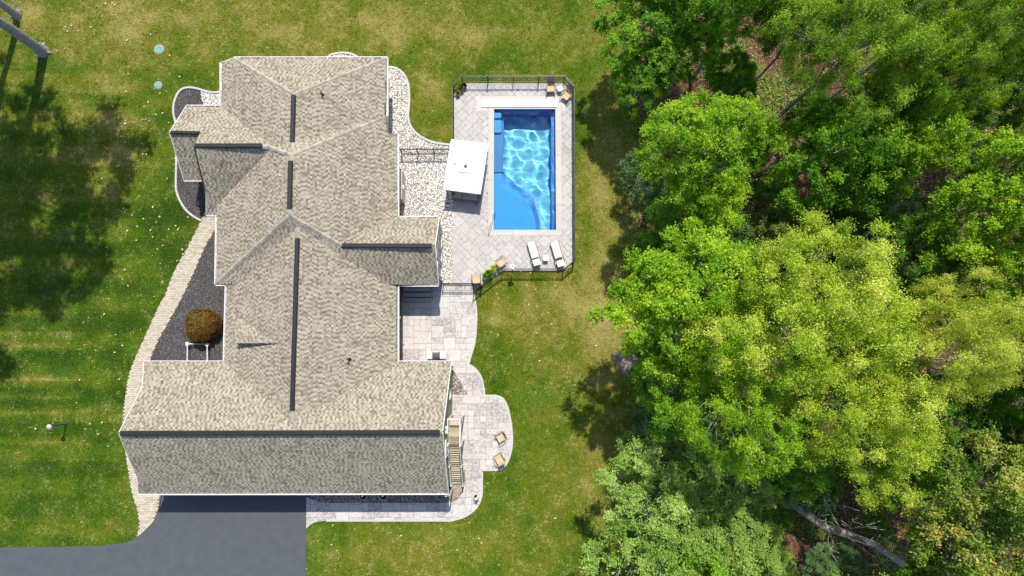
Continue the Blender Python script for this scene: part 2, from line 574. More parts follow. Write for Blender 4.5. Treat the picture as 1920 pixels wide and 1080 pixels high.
def dryness(x, y):
    """0 lush ... 1 straw: where the grass is dry, as surveyed over the plot"""
    px, py = px_of(x, y)
    d = np.full(len(x), .335)
    d += .24 * blob(px, py, 870, 60, 330, 60) + .34 * (hnoise(x, y, 1.1, 21) - .5) + .26 * (hnoise(x, y, 3.3, 22) - .5) + .10 * (hnoise(x * .35, y, .8, 23) - .5) * (py < 170) + .22 * blob(px, py, 450, 40, 300, 90) + .25 * blob(px, py, 120, 40, 120, 60)
    d += .32 * blob(px, py, 1140, 430, 60, 330) + .18 * blob(px, py, 1060, 620, 110, 160) + .22 * blob(px, py, 800, 200, 60, 90)
    d += .20 * blob(px, py, 230, 200, 90, 110) + .10 * blob(px, py, 90, 300, 150, 150)
    d += .08 * blob(px, py, 1060, 560, 150, 450) + .04 * blob(px, py, 800, 1040, 320, 80) + .16 * blob(px, py, 950, 580, 60, 60) + .12 * blob(px, py, 1100, 900, 110, 170) + .10 * blob(px, py, 750, 1050, 200, 80)
    d -= .19 * blob(px, py, 120, 740, 220, 300) + .18 * blob(px, py, 330, 400, 60, 170) + .12 * blob(px, py, 960, 800, 60, 130)
    d -= .12 * blob(px, py, 880, 130, 300, 22) + .10 * blob(px, py, 1060, 200, 40, 160)
    d += .5 * blob(px, py, 60, 22, 30, 30) + .25 * blob(px, py, 920, 600, 20, 14)
    # mowing stripes on the west lawn
    for k, yy in enumerate([586, 625, 648, 687, 711, 745, 773, 829]):
        d += .42 * np.exp(-((py - yy) / 3.4) ** 2) * (px < 175) * (1 - np.clip((px - 120) / 55, 0, 1))
    d += .085 * np.sign(np.sin(py / 11.0)) * np.clip((330 - px) / 120, 0, 1) * (py > 120)
    for cx, cy, s in [(118, 700, 13), (28, 690, 12), (30, 665, 9), (145, 725, 10), (135, 805, 9), (30, 755, 11), (60, 885, 9)]:
        d -= .25 * blob(px, py, cx, cy, s, s)
    return d


def patches(x, y):
    """clover and weed patches with a bluish green"""
    px, py = px_of(x, y)
    w = np.zeros(len(x))
    for cx, cy, sx, sy in [(845, 1000, 26, 9), (846, 1018, 8, 9), (118, 700, 14, 13), (27, 664, 10, 10), (590, 995, 22, 14), (250, 650, 9, 10), (600, 1020, 14, 16),
                           (60, 888, 10, 9), (130, 857, 9, 7), (1002, 745, 26, 20), (110, 120, 20, 14)]:
        w = np.maximum(w, blob(px, py, cx, cy, sx, sy))
    return w


def hnoise(x, y, s, seed=0):
    """cheap value noise"""
    r = np.random.default_rng(seed)
    t = r.random((64, 64))
    u, v = x / s + 1000, y / s + 1000
    i, j = np.floor(u).astype(int), np.floor(v).astype(int)
    fu, fv = u - i, v - j
    fu, fv = fu * fu * (3 - 2 * fu), fv * fv * (3 - 2 * fv)
    a, b, c, d = t[i % 64, j % 64], t[(i + 1) % 64, j % 64], t[i % 64, (j + 1) % 64], t[(i + 1) % 64, (j + 1) % 64]
    return (a * (1 - fu) + b * fu) * (1 - fv) + (c * (1 - fu) + d * fu) * fv


def grass_mats():
    m, nt, bs = new_mat('lawn')
    N, L = nt.nodes, nt.links
    geo = N.new('ShaderNodeNewGeometry')
    a = N.new('ShaderNodeAttribute')
    a.attribute_name = 'tint'
    acc = a.outputs['Fac']
    for sc_, w, det in [(2.2, .35, 6), (9.0, .75, 4), (26.0, .55, 3)]:
        t = N.new('ShaderNodeTexNoise')
        t.inputs['Scale'].default_value = sc_
        t.inputs['Detail'].default_value = det
        L.new(geo.outputs['Position'], t.inputs['Vector'])
        mm = N.new('ShaderNodeMath')
        mm.operation = 'MULTIPLY_ADD'
        mm.inputs[1].default_value = w
        mm.inputs[2].default_value = -w * .5
        L.new(t.outputs['Fac'], mm.inputs[0])
        ad = N.new('ShaderNodeMath')
        ad.operation = 'ADD'
        L.new(acc, ad.inputs[0])
        L.new(mm.outputs[0], ad.inputs[1])
        acc = ad.outputs[0]
    r = N.new('ShaderNodeValToRGB')
    for _ in range(2):
        r.color_ramp.elements.new(.5)
    for e, (p, c) in zip(r.color_ramp.elements, GR):
        e.position = p
        e.color = (*c, 1)
    L.new(acc, r.inputs[0])
    wa = N.new('ShaderNodeAttribute')
    wa.attribute_name = 'weed'
    mix = N.new('ShaderNodeMix')
    mix.data_type = 'RGBA'
    L.new(wa.outputs['Fac'], mix.inputs[0])
    L.new(r.outputs[0], mix.inputs[6])
    mix.inputs[7].default_value = (.09, .21, .02, 1)
    L.new(mix.outputs[2], bs.inputs['Base Color'])
    bs.inputs['Roughness'].default_value = .9
    bs.inputs['Specular IOR Level'].default_value = .1
    t = N.new('ShaderNodeTexNoise')
    t.inputs['Scale'].default_value = 16
    t.inputs['Detail'].default_value = 6
    L.new(geo.outputs['Position'], t.inputs['Vector'])
    b = N.new('ShaderNodeBump')
    b.inputs['Strength'].default_value = .9
    b.inputs['Distance'].default_value = .07
    L.new(t.outputs['Fac'], b.inputs['Height'])
    L.new(b.outputs[0], bs.inputs['Normal'])
    return m


GR = [(0.0, (.022, .062, .003)), (.30, (.070, .135, .004)), (.60, (.150, .160, .012)), (1.0, (.36, .30, .10))]
M['lawn'] = grass_mats()
blade = leaf_mat('grass_blade', (.05, .13, .008), (.15, .205, .018), (.46, .39, .15), .2)
nt = blade.node_tree
rr = [n for n in nt.nodes if n.type == 'VALTORGB'][0]
for e, (p, c) in zip(rr.color_ramp.elements, [(0.0, (.030, .082, .003)), (.42, (.115, .165, .007)), (1.0, (.43, .36, .14))]):
    e.position = p
    e.color = (*c, 1)
M['blade'] = blade

# lawn sheet: fine tiles over the plot, large ones out to the horizon; open where the pool basin goes down
xs = sorted(set([-700, -250, -90, -60] + list(np.arange(-48, 48.01, .4)) + [60, 90, 250, 700] + [PX0, PX1]))
ys = sorted(set([-700, -250, -90, -50] + list(np.arange(-30, 36.01, .4)) + [50, 90, 250, 700] + [PY0, PY1]))
X, Y = np.meshgrid(xs, ys, indexing='ij')
V = np.stack([X.ravel(), Y.ravel(), np.zeros(X.size)], 1)
nx, ny = len(xs), len(ys)
I, J = np.meshgrid(np.arange(nx - 1), np.arange(ny - 1), indexing='ij')
I, J = I.ravel(), J.ravel()
cx, cy = (np.array(xs)[I] + np.array(xs)[I + 1]) / 2, (np.array(ys)[J] + np.array(ys)[J + 1]) / 2
keep = ~((cx > PX0) & (cx < PX1) & (cy > PY0) & (cy < PY1))
I, J = I[keep], J[keep]
T = np.stack([I * ny + J, (I + 1) * ny + J, (I + 1) * ny + J + 1, I * ny + J + 1], 1)
tn = dryness(V[:, 0], V[:, 1])
lawn = struct(fast_mesh('lawn', V, T, np.clip(tn, .05, .95), M['lawn']), 'mown lawn, greener west of the house and straw coloured in the north and east')
wa = lawn.data.attributes.new('weed', 'FLOAT', 'POINT')
wa.data.foreach_set('value', (patches(V[:, 0], V[:, 1]) * .55).astype(np.float32))

# grass tufts (nobody could count them)
n = 330000
bx, by = RNG.uniform(-40, 14, n), RNG.uniform(-17.5, 29, n)
ok = np.ones(n, bool)
for poly in PAVED:
    ok &= ~inside_np(bx, by, poly)
ok &= ~inside_np(bx, by, [(x + .6, y) for x, y in forest_out])
bx, by = bx[ok], by[ok]
n = len(bx)
clump = hnoise(bx, by, .22, 3) * .6 + hnoise(bx, by, .6, 4) * .4
az = RNG.uniform(0, 2 * np.pi, n)
ln = RNG.uniform(.05, .11, n) * (.6 + .8 * clump)
hh = RNG.uniform(.02, .075, n)
wd = RNG.uniform(.018, .04, n)
ca, sa = np.cos(az), np.sin(az)
A = np.stack([bx - sa * wd, by + ca * wd, np.full(n, .0)], 1)
B = np.stack([bx + sa * wd, by - ca * wd, np.full(n, .0)], 1)
C = np.stack([bx + ca * ln, by + sa * ln, hh], 1)
V = np.stack([A, B, C], 1).reshape(-1, 3)
T = np.arange(3 * n).reshape(-1, 3)
d = dryness(bx, by) + (clump - .5) * 1.35 + RNG.normal(0, .20, n) - .3 * patches(bx, by)
tufts = fast_mesh('grass_tufts', V, T, np.repeat(np.clip(d, 0, 1), 3), M['blade'])
tag(tufts, 'short grass blades and straw tufts standing all over the lawn', 'grass')
tufts['kind'] = 'stuff'

# forest floor
ff = MB().sheet(forest_out, .02).build('forest_floor', M['litter'])
struct(ff, 'brown leaf litter on the ground under the woodland trees')
soil = MB().sheet(smooth([g(1150, 660), g(1172, 653), g(1200, 658), g(1222, 668), g(1225, 690), g(1200, 702), g(1174, 704), g(1158, 690)], 4, True), .012)
struct(soil.build('bare_soil', mat('bare_soil', [(0.2, (.17, .13, .11)), (.8, (.33, .28, .25))], noise=1.2, scale=8, detail=8, rough=.95, bump=.6, bscale=20)),
       'bare greyish patch of earth at the edge of the wood')

# ---------------------------------------------------------------- driveway
dw = MB().prism(asphalt_out, -.05, .028).build('driveway', M['asphalt'])
struct(dw, 'dark grey asphalt driveway in front of the garage')


# ---------------------------------------------------------------- beds, gravel, brick
def scatter_in(poly, dens, jitter_seed=1):
    xs_, ys_ = [p[0] for p in poly], [p[1] for p in poly]
    A_ = (max(xs_) - min(xs_)) * (max(ys_) - min(ys_))
    n_ = int(A_ * dens)
    r = np.random.default_rng(jitter_seed)
    # jittered grid for even cover
    sp = 1 / math.sqrt(dens)
    gx, gy = np.meshgrid(np.arange(min(xs_), max(xs_), sp), np.arange(min(ys_), max(ys_), sp))
    gx = gx.ravel() + r.uniform(-.45, .45, gx.size) * sp
    gy = gy.ravel() + r.uniform(-.45, .45, gy.size) * sp
    k = inside_np(gx, gy, poly)
    return gx[k], gy[k], r


OCT = np.array([(1, 0, 0), (.0, 1, 0), (-1, 0, 0), (0, -1, 0), (0, 0, 1), (.7, .7, .55), (-.7, .7, .5), (-.7, -.7, .55), (.7, -.7, .5)], float)
OCF = np.array([(0, 5, 4), (5, 1, 4), (1, 6, 4), (6, 2, 4), (2, 7, 4), (7, 3, 4), (3, 8, 4), (8, 0, 4)])


def stones(name, polys, dens, size, m, seed, z=.02, exclude=()):
    Vs, Ts, tt, o = [], [], [], 0
    for q, poly in enumerate(polys):
        x, y, r = scatter_in(poly, dens, seed + q)
        for e in exclude:
            k = ~inside_np(x, y, e)
            x, y = x[k], y[k]
        n_ = len(x)
        sx = r.uniform(.6, 1.25, n_) * size
        sy = sx * r.uniform(.6, 1, n_)
        a = r.uniform(0, np.pi, n_)
        v = OCT[None] * np.stack([sx, sy, sx * .7], 1)[:, None] * r.uniform(.8, 1.2, (n_, 9, 1))
        ca_, sa_ = np.cos(a)[:, None], np.sin(a)[:, None]
        vx = v[..., 0] * ca_ - v[..., 1] * sa_ + x[:, None]
        vy = v[..., 0] * sa_ + v[..., 1] * ca_ + y[:, None]
        vz = v[..., 2] + z + r.uniform(-.01, .02, n_)[:, None]
        Vs.append(np.stack([vx, vy, vz], -1).reshape(-1, 3))
        Ts.append((OCF[None] + (np.arange(n_) * 9)[:, None, None] + o).reshape(-1, 3))
        tt.append(np.repeat(r.random(n_), 9))
        o += n_ * 9
    ob = fast_mesh(name, np.concatenate(Vs), np.concatenate(Ts), np.concatenate(tt), m)
    ob['kind'] = 'stuff'
    return ob


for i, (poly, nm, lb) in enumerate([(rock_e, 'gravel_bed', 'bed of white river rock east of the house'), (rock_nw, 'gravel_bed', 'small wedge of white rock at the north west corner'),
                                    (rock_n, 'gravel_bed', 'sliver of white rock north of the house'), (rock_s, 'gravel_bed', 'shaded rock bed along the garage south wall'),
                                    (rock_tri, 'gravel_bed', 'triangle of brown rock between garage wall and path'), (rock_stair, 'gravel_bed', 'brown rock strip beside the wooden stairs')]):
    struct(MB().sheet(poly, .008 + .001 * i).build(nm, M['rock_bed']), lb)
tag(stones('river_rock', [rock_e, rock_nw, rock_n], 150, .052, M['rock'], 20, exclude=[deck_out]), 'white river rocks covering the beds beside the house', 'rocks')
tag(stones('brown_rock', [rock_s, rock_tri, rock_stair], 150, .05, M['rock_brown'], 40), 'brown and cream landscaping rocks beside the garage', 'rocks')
for i, (poly, lb) in enumerate([(mulch_main, 'dark mulch bed between brick path and house'), (mulch_left, 'dark mulch bed inside the curved kerb west of the porch'),
                                (corner_mulch, 'small corner of mulch beside the garage')]):
    struct(MB().sheet(poly, .014 + i * .002).build('mulch_bed', M['mulch']), lb)


def chips(name, polys, dens, m, seed, smin, smax, z=.03, tilt=.5):
    Vs, tt = [], []
    for q, poly in enumerate(polys):
        x, y, r = scatter_in(poly, dens, seed + q)
        n_ = len(x)
        a = r.uniform(0, 2 * np.pi, n_)
        s_ = r.uniform(smin, smax, n_)
        w_ = s_ * r.uniform(.3, .6, n_)
        q_ = np.array([(-1, 0), (0, -1), (1, 0), (0, 1)], float)
        vx = q_[None, :, 0] * s_[:, None]
        vy = q_[None, :, 1] * w_[:, None]
        vz = z + vx * r.uniform(-tilt, tilt, n_)[:, None] + vy * r.uniform(-tilt, tilt, n_)[:, None]
        ca_, sa_ = np.cos(a)[:, None], np.sin(a)[:, None]
        Vs.append(np.stack([vx * ca_ - vy * sa_ + x[:, None], vx * sa_ + vy * ca_ + y[:, None], vz], -1).reshape(-1, 3))
        tt.append(np.repeat(r.random(n_), 4))
    V_ = np.concatenate(Vs)
    ob = fast_mesh(name, V_, np.arange(len(V_)).reshape(-1, 4), np.concatenate(tt), m)
    ob['kind'] = 'stuff'
    return ob


tag(chips('mulch_chips', [mulch_main, mulch_left, corner_mulch], 260, M['chip'], 60, .02, .055), 'grey brown bark chips strewn over the planting beds', 'mulch')

# brick path
bp = MB().prism(brick_out, -.05, .035).build('brick_path', M['sand'])
struct(bp, 'curved cream brick path along the west side of the house')
b = MB()
xs_, ys_ = [p[0] for p in brick_out], [p[1] for p in brick_out]
bw, bh = .235, .125
row = 0
y = min(ys_)
while y < max(ys_):
    x = min(xs_) - (row % 2) * bw / 2
    while x < max(xs_):
        cxx, cyy = x + bw / 2, y + bh / 2
        if inside_np(np.array([cxx]), np.array([cyy]), brick_out)[0]:
            j = .008
            rect = [(x + j, y + j), (x + bw - j, y + j), (x + bw - j, y + bh - j), (x + j, y + bh - j)]
            q = clip_convex(brick_out, rect)
            if len(q) == 4:
                b.prism(q, .03, .052 + random.uniform(0, .008), random.random())
            elif len(q) > 2 and abs(area(q)) > .004:
                b.prism(q, .03, .055, random.random())
        x += bw
    y += bh
    row += 1
b.build('brick', M['brick'], bp, kind='stuff')


# curbs
def ribbon(poly, w, z0, z1, name, m, lbl=None, parent=None):
    """a kerb following an open line, w wide to its left"""
    b_ = MB()
    n_ = len(poly)
    L_, R_ = [], []
    for i in range(n_):
        p, q = poly[max(i - 1, 0)], poly[min(i + 1, n_ - 1)]
        dx, dy = q[0] - p[0], q[1] - p[1]
        l = math.hypot(dx, dy) or 1
        nx_, ny_ = -dy / l, dx / l
        L_.append((poly[i][0] + nx_ * w / 2, poly[i][1] + ny_ * w / 2))
        R_.append((poly[i][0] - nx_ * w / 2, poly[i][1] - ny_ * w / 2))
    vs = [(x, y, z1) for x, y in L_] + [(x, y, z1) for x, y in R_] + [(x, y, z0) for x, y in L_] + [(x, y, z0) for x, y in R_]
    fs = []
    for i in range(n_ - 1):
        fs += [(n_ + i, n_ + i + 1, i + 1, i), (i, i + 1, 2 * n_ + i + 1, 2 * n_ + i), (n_ + i + 1, n_ + i, 3 * n_ + i, 3 * n_ + i + 1)]
    fs += [(0, 2 * n_, 3 * n_, n_), (n_ - 1, 2 * n_ - 1, 4 * n_ - 1, 3 * n_ - 1)]
    b_.add(vs, fs)
    o = b_.build(name, m, parent)
    if parent is None:
        struct(o, lbl)
    return o


ribbon(smooth([g(727, 126), g(744, 129), g(758, 141), g(766, 161), g(767.5, 190), g(765.5, 218), g(770, 237), g(785, 254), g(806, 265), g(828, 270), g(850, 272)], 5), .16, 0, .11, 'kerb', M['curb'],
       'pale concrete kerb curving round the east rock bed')
ribbon(smooth([g(612, 112), g(620, 104), g(636, 100), g(655, 100.5), g(668, 105.5), g(676, 112)], 5), .13, 0, .11, 'kerb', M['curb'], 'short arc of pale kerb north of the house')
ribbon(smooth([g(420, 171), g(402, 174), g(385, 171), g(368, 166), g(350, 165), g(337, 172), g(328, 190), g(326, 212), g(331, 236), g(332, 280), g(331, 330), g(332, 360), g(345, 388), g(361, 404), g(378, 414)], 5),
       .14, 0, .11, 'kerb', M['curb'], 'pale kerb curving round the west mulch bed')


# ---------------------------------------------------------------- stamped concrete slabs
def slab_field(name, outline, unit, ang, m, label, hole=None, seed=0, z=.05, gap=.012, region=None, base=None, border=0.0):
    """a paved base with stone slabs of mixed sizes, each its own part"""
    r = random.Random(seed)
    if base is None:
        base = MB()
        regs = [outline]
        if hole:
            hx0, hy0, hx1, hy1 = hole
            regs = [clip_half(outline, 1, 0, hx0), clip_half(outline, -1, 0, -hx1),
                    clip_half(clip_half(clip_half(outline, -1, 0, -hx0), 1, 0, hx1), 0, 1, hy0),
                    clip_half(clip_half(clip_half(outline, -1, 0, -hx0), 1, 0, hx1), 0, -1, -hy1)]
        for q in regs:
            base.sheet(q, z - .012)
            qc = ccw(q)
            nn = len(qc)
            base.add([(x, y, z - .012) for x, y in qc] + [(x, y, -.03) for x, y in qc], [(i, nn + i, nn + (i + 1) % nn, (i + 1) % nn) for i in range(nn)])
        base = base.build(name, M['joint'])
        struct(base, label)
    else:
        regs = [outline]
    if not hole:
        regs = [outline]
    ca_, sa_ = math.cos(ang), math.sin(ang)
    count = 0
    for q in regs:
        if len(q) < 3:
            continue
        loc = [(x * ca_ + y * sa_, -x * sa_ + y * ca_) for x, y in q]
        x0, x1 = min(p[0] for p in loc), max(p[0] for p in loc)
        y0, y1 = min(p[1] for p in loc), max(p[1] for p in loc)
        nx_, ny_ = int((x1 - x0) / unit) + 2, int((y1 - y0) / unit) + 2
        used = [[False] * ny_ for _ in range(nx_)]
        for j in range(ny_):
            for i in range(nx_):
                if used[i][j]:
                    continue
                w, h = r.choice([(2, 2), (2, 1), (1, 2), (1, 1), (3, 2), (2, 1), (2, 2), (1, 1)])
                while any(i + a_ >= nx_ or j + b_ >= ny_ or used[i + a_][j + b_] for a_ in range(w) for b_ in range(h)):
                    if w >= h and w > 1:
                        w -= 1
                    elif h > 1:
                        h -= 1
                    else:
                        break
                for a_ in range(w):
                    for b_ in range(h):
                        if i + a_ < nx_ and j + b_ < ny_:
                            used[i + a_][j + b_] = True
                ax, ay = x0 + (i - .3) * unit, y0 + (j - .3) * unit
                rect = [(ax + gap, ay + gap), (ax + w * unit - gap, ay + gap), (ax + w * unit - gap, ay + h * unit - gap), (ax + gap, ay + h * unit - gap)]
                c = clip_convex(loc, rect)
                if len(c) < 3 or abs(area(c)) < .012:
                    continue
                cw = [(x * ca_ - y * sa_, x * sa_ + y * ca_) for x, y in c]
                MB().prism(cw, z - .03, z + r.uniform(0, .006)).build('paving_slab', m, base)
                count += 1
    return base


CW = .44   # coping width
hole = (PX0 - CW, PY0 - CW, PX1 + CW, PY1 + .16)
deck = slab_field('pool_deck', deck_out, .37, math.radians(45), M['slab_pool'], 'pale stamped concrete deck round the pool with diagonal slabs', hole=hole, seed=3)
patio = slab_field('patio', patio_out, .43, 0, M['slab'], 'pale stamped concrete patio behind the house', seed=5, z=.046)
rpatio = slab_field('round_patio', round_out, .44, 0, M['slab'], 'rounded stamped concrete patio beside the wooden stairs', seed=6, z=.054)
walk = slab_field('walkway', walk_out, .46, 0, M['slab'], 'stamped concrete walkway along the south wall', seed=8, z=.05)
ribbon(smooth([g(888, 551), g(893, 580), g(893, 612), g(890, 642), g(885, 660), g(879, 681)], 5), .13, 0, .062, 'edge_band', M['curb'], parent=patio)
ribbon(smooth([g(879, 683), g(893, 693), g(904, 712), g(908.5, 740)], 5), .12, 0, .060, 'edge_band', M['curb'], parent=patio)
ribbon([g(848, 742)] + smooth([g(930, 742), g(944, 749), g(954, 773), g(960, 815), g(958, 845), g(950, 868), g(938, 879.5), g(925, 881)], 5) + [g(905, 881)], .15, 0, .068, 'edge_band', M['curb'], parent=rpatio)
ribbon(smooth([g(904, 884), g(904, 905), g(903, 930), g(893, 952), g(872, 968), g(846, 976)], 5) + [g(612, 976)], .12, 0, .063, 'edge_band', M['curb'], parent=walk)
ribbon([g(852, 268), g(852.5, 179), g(870, 158), g(1056, 158), g(1073.5, 179), g(1074.5, 487), g(1068.5, 499.5), g(1056, 507.5), g(945, 507.5), g(928, 515), g(888, 545)], .10, 0, .064, 'edge_band', M['curb'], parent=deck)

# ---------------------------------------------------------------- swimming pool
pool = thing('swimming_pool', 'rectangular blue swimming pool with curved steps set in the pale deck', 'pool', ((PX0 + PX1) / 2, (PY0 + PY1) / 2, 0))
FL = -2.15
# coping stones
cz = .066


def coping_run(a, b_, n_, wdir):
    for i in range(n_):
        p, q = (a[0] + (b_[0] - a[0]) * i / n_, a[1] + (b_[1] - a[1]) * i / n_), (a[0] + (b_[0] - a[0]) * (i + 1) / n_, a[1] + (b_[1] - a[1]) * (i + 1) / n_)
        x0, x1 = sorted((p[0], q[0] + wdir[0]))
        y0, y1 = sorted((p[1], q[1] + wdir[1]))
        MB().prism([(x0 + .005, y0 + .005), (x1 - .005, y0 + .005), (x1 - .005, y1 - .005), (x0 + .005, y1 - .005)], -.1, cz).build('coping_stone', M['coping'], pool)


coping_run((PX0 - CW, PY0), (PX0 - CW, PY1 + .16), 5, (CW, 0))
coping_run((PX1, PY0), (PX1, PY1 + .16), 5, (CW, 0))
coping_run((PX0 - CW, PY0 - CW), (PX1 + CW, PY0 - CW), 3, (0, CW))
MB().prism([(PX0, PY1 + .005), (PX1, PY1 + .005), (PX1, PY1 + .16), (PX0, PY1 + .16)], -.1, cz).build('coping_stone', M['coping'], pool)
# shell: walls, sloped floor
shell = MB()
r_ = [(PX0, PY0), (PX1, PY0), (PX1, PY1), (PX0, PY1)]
ix = [(PX0 + .82, PY0 + .1), (PX1 - .42, PY0 + .1), (PX1 - .42, PY1 - .06), (PX0 + .82, PY1 - .06)]
lv = [(r_, -.02), (r_, -.42), ([(PX0, PY0), (PX1 - .26, PY0), (PX1 - .26, PY1), (PX0, PY1)], -.45)]
shell.add([(x, y, -.02) for x, y in r_] + [(x, y, -1.0) for x, y in r_], [(1, 0, 4, 5), (2, 1, 5, 6), (3, 2, 6, 7), (0, 3, 7, 4)])
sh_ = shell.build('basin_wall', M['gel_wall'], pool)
E1 = PX1 - .40
fl = MB()
fl.add([(PX0, PY0, -1.0), (PX1, PY0, -1.0), (PX1, PY1, -1.0), (PX0, PY1, -1.0), (PX0, PY0, FL + .7), (E1, PY0, FL + .9), (E1, PY1, FL), (PX0, PY1, FL)],
       [(1, 0, 4, 5), (2, 1, 5, 6), (3, 2, 6, 7)])
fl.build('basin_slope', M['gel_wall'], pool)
fb = MB()
fb.add([(PX0, PY0, FL + .7), (E1, PY0, FL + .9), (E1, PY1, FL), (PX0, PY1, FL)], [(0, 1, 2, 3)])
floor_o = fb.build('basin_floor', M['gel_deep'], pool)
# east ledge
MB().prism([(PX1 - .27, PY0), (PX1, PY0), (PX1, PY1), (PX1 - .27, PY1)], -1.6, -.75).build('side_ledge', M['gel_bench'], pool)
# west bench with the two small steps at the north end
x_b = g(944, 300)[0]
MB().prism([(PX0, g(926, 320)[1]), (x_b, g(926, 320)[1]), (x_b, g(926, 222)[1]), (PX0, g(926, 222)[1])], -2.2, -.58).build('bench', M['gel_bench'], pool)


def rounded(x0, y0, x1, y1, r):
    pts = [(x0, y0)]
    for k in range(6):
        a = -math.pi / 2 + k / 5 * math.pi / 2
        pts.append((x1 - r + r * math.cos(a), y0 + r + r * math.sin(a)))
    for k in range(6):
        a = k / 5 * math.pi / 2
        pts.append((x1 - r + r * math.cos(a), y1 - r + r * math.sin(a)))
    pts.append((x0, y1))
    return pts


a0, a1 = g(940.5, 247), g(940.5, 222.5)
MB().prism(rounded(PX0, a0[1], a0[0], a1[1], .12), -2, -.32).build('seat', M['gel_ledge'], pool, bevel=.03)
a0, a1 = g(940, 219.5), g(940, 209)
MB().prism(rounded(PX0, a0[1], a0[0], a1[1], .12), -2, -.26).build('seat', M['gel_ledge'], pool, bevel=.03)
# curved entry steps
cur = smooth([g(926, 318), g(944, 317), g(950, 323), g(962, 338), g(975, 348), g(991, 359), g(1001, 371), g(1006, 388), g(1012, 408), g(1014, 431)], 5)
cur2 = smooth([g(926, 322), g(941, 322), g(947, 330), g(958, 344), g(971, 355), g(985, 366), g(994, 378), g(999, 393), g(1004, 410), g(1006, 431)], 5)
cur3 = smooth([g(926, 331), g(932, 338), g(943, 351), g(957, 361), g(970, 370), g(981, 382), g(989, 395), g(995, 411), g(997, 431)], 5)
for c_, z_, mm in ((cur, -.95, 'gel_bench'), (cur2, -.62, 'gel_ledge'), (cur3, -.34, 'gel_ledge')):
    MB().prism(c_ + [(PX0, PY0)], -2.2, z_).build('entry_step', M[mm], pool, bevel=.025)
# floor drains
for px in (968, 999):
    q = g(px, 222)
    MB().lathe((q[0], q[1], FL + .01), [(.1, 0), (.1, .03), (.06, .05)], 12).build('drain', M['white_plastic'], pool)
# water: rippled surface
wx = np.arange(PX0 + .004, PX1, .065)
wy = np.arange(PY0 + .004, PY1, .065)
wx = np.append(wx[:-1], PX1 - .004)
wy = np.append(wy[:-1], PY1 - .004)
X, Y = np.meshgrid(wx, wy, indexing='ij')
Z = np.zeros(X.shape)

rw = np.random.default_rng(5)
for k in range(46):
    lam = rw.uniform(.5, 1.9)
    th = rw.normal(0.9, 1.0)
    kx, ky = 2 * np.pi / lam * math.cos(th), 2 * np.pi / lam * math.sin(th)
    Z += .0044 * lam ** 1.25 * np.sin(kx * X + ky * Y + rw.uniform(0, 6.28))
for k in range(24):
    lam = rw.uniform(.3, .6)
    th = rw.uniform(0, 6.28)
    kx, ky = 2 * np.pi / lam * math.cos(th), 2 * np.pi / lam * math.sin(th)
    Z += .00045 * np.sin(kx * X + ky * Y + rw.uniform(0, 6.28))
wpx, wpy = px_of(X, Y)
calm = np.clip(np.maximum((948 - wpx) / 10, (wpy - (318 + (wpx - 944) * 1.05)) / 26), 0, 1)
Z = Z * (1.12 - .90 * calm) - .11
I, J = np.meshgrid(np.arange(len(wx) - 1), np.arange(len(wy) - 1), indexing='ij')
I, J = I.ravel(), J.ravel()
nyy = len(wy)
wl = pool.location
water = fast_mesh('water', np.stack([X.ravel() - wl.x, Y.ravel() - wl.y, Z.ravel()], 1), np.stack([I * nyy + J, (I + 1) * nyy + J, (I + 1) * nyy + J + 1, I * nyy + J + 1], 1),
                  np.full(X.size, .5), None, pool)
water.data.polygons.foreach_set('use_smooth', [True] * len(water.data.polygons))
mw = bpy.data.materials.new('water')
mw.use_nodes = True
N_, L_ = mw.node_tree.nodes, mw.node_tree.links
N_.remove(N_['Principled BSDF'])
gl = N_.new('ShaderNodeBsdfGlass')
gl.inputs['Color'].default_value = (.95, .99, 1, 1)
gl.inputs['Roughness'].default_value = 0.0
gl.inputs['IOR'].default_value = 1.33
L_.new(gl.outputs[0], N_['Material Output'].inputs[0])
water.data.materials.clear()
water.data.materials.append(mw)
try:
    sun.cycles.is_caustics_light = True
    water.cycles.is_caustics_caster = True
    for ch in pool.children:
        if ch.name.split('.')[0] in ('basin_floor', 'bench', 'entry_step', 'seat', 'side_ledge', 'basin_slope', 'basin_wall', 'drain'):
            ch.cycles.is_caustics_receiver = True
except Exception as e:
    print('caustics', e)
# automatic cover lid at the north end
cp = MB()
p0, p1 = g(903, 202), g(1044, 189)
cp.prism([p0, (p1[0], p0[1]), p1, (p0[0], p1[1])], .05, .14)
tag(cp.build('cover_lid', M['canopy'], None, bevel=.01), 'long bright white lid panel along the north end of the pool', 'pool cover')
p0, p1 = g(893, 209), g(1060, 181)
MB().prism([p0, (g(914.5, 200)[0], p0[1]), (g(914.5, 200)[0], g(0, 201.5)[1]), (g(1053, 200)[0], g(0, 201.5)[1]), (g(1053, 200)[0], p0[1]), (p1[0], p0[1]), p1, (p0[0], p1[1])][::1], -.02, .062).build('header_slab', M['coping'], deck)

# ---------------------------------------------------------------- house
ZE = 3.3
house = thing('house', 'large tan house with a many winged shingled roof between the driveway and the pool', 'house', (-14.5, -1.5, 0))
SH_N = [0]


def V3(px, py, z):
    return P(px, py, z)


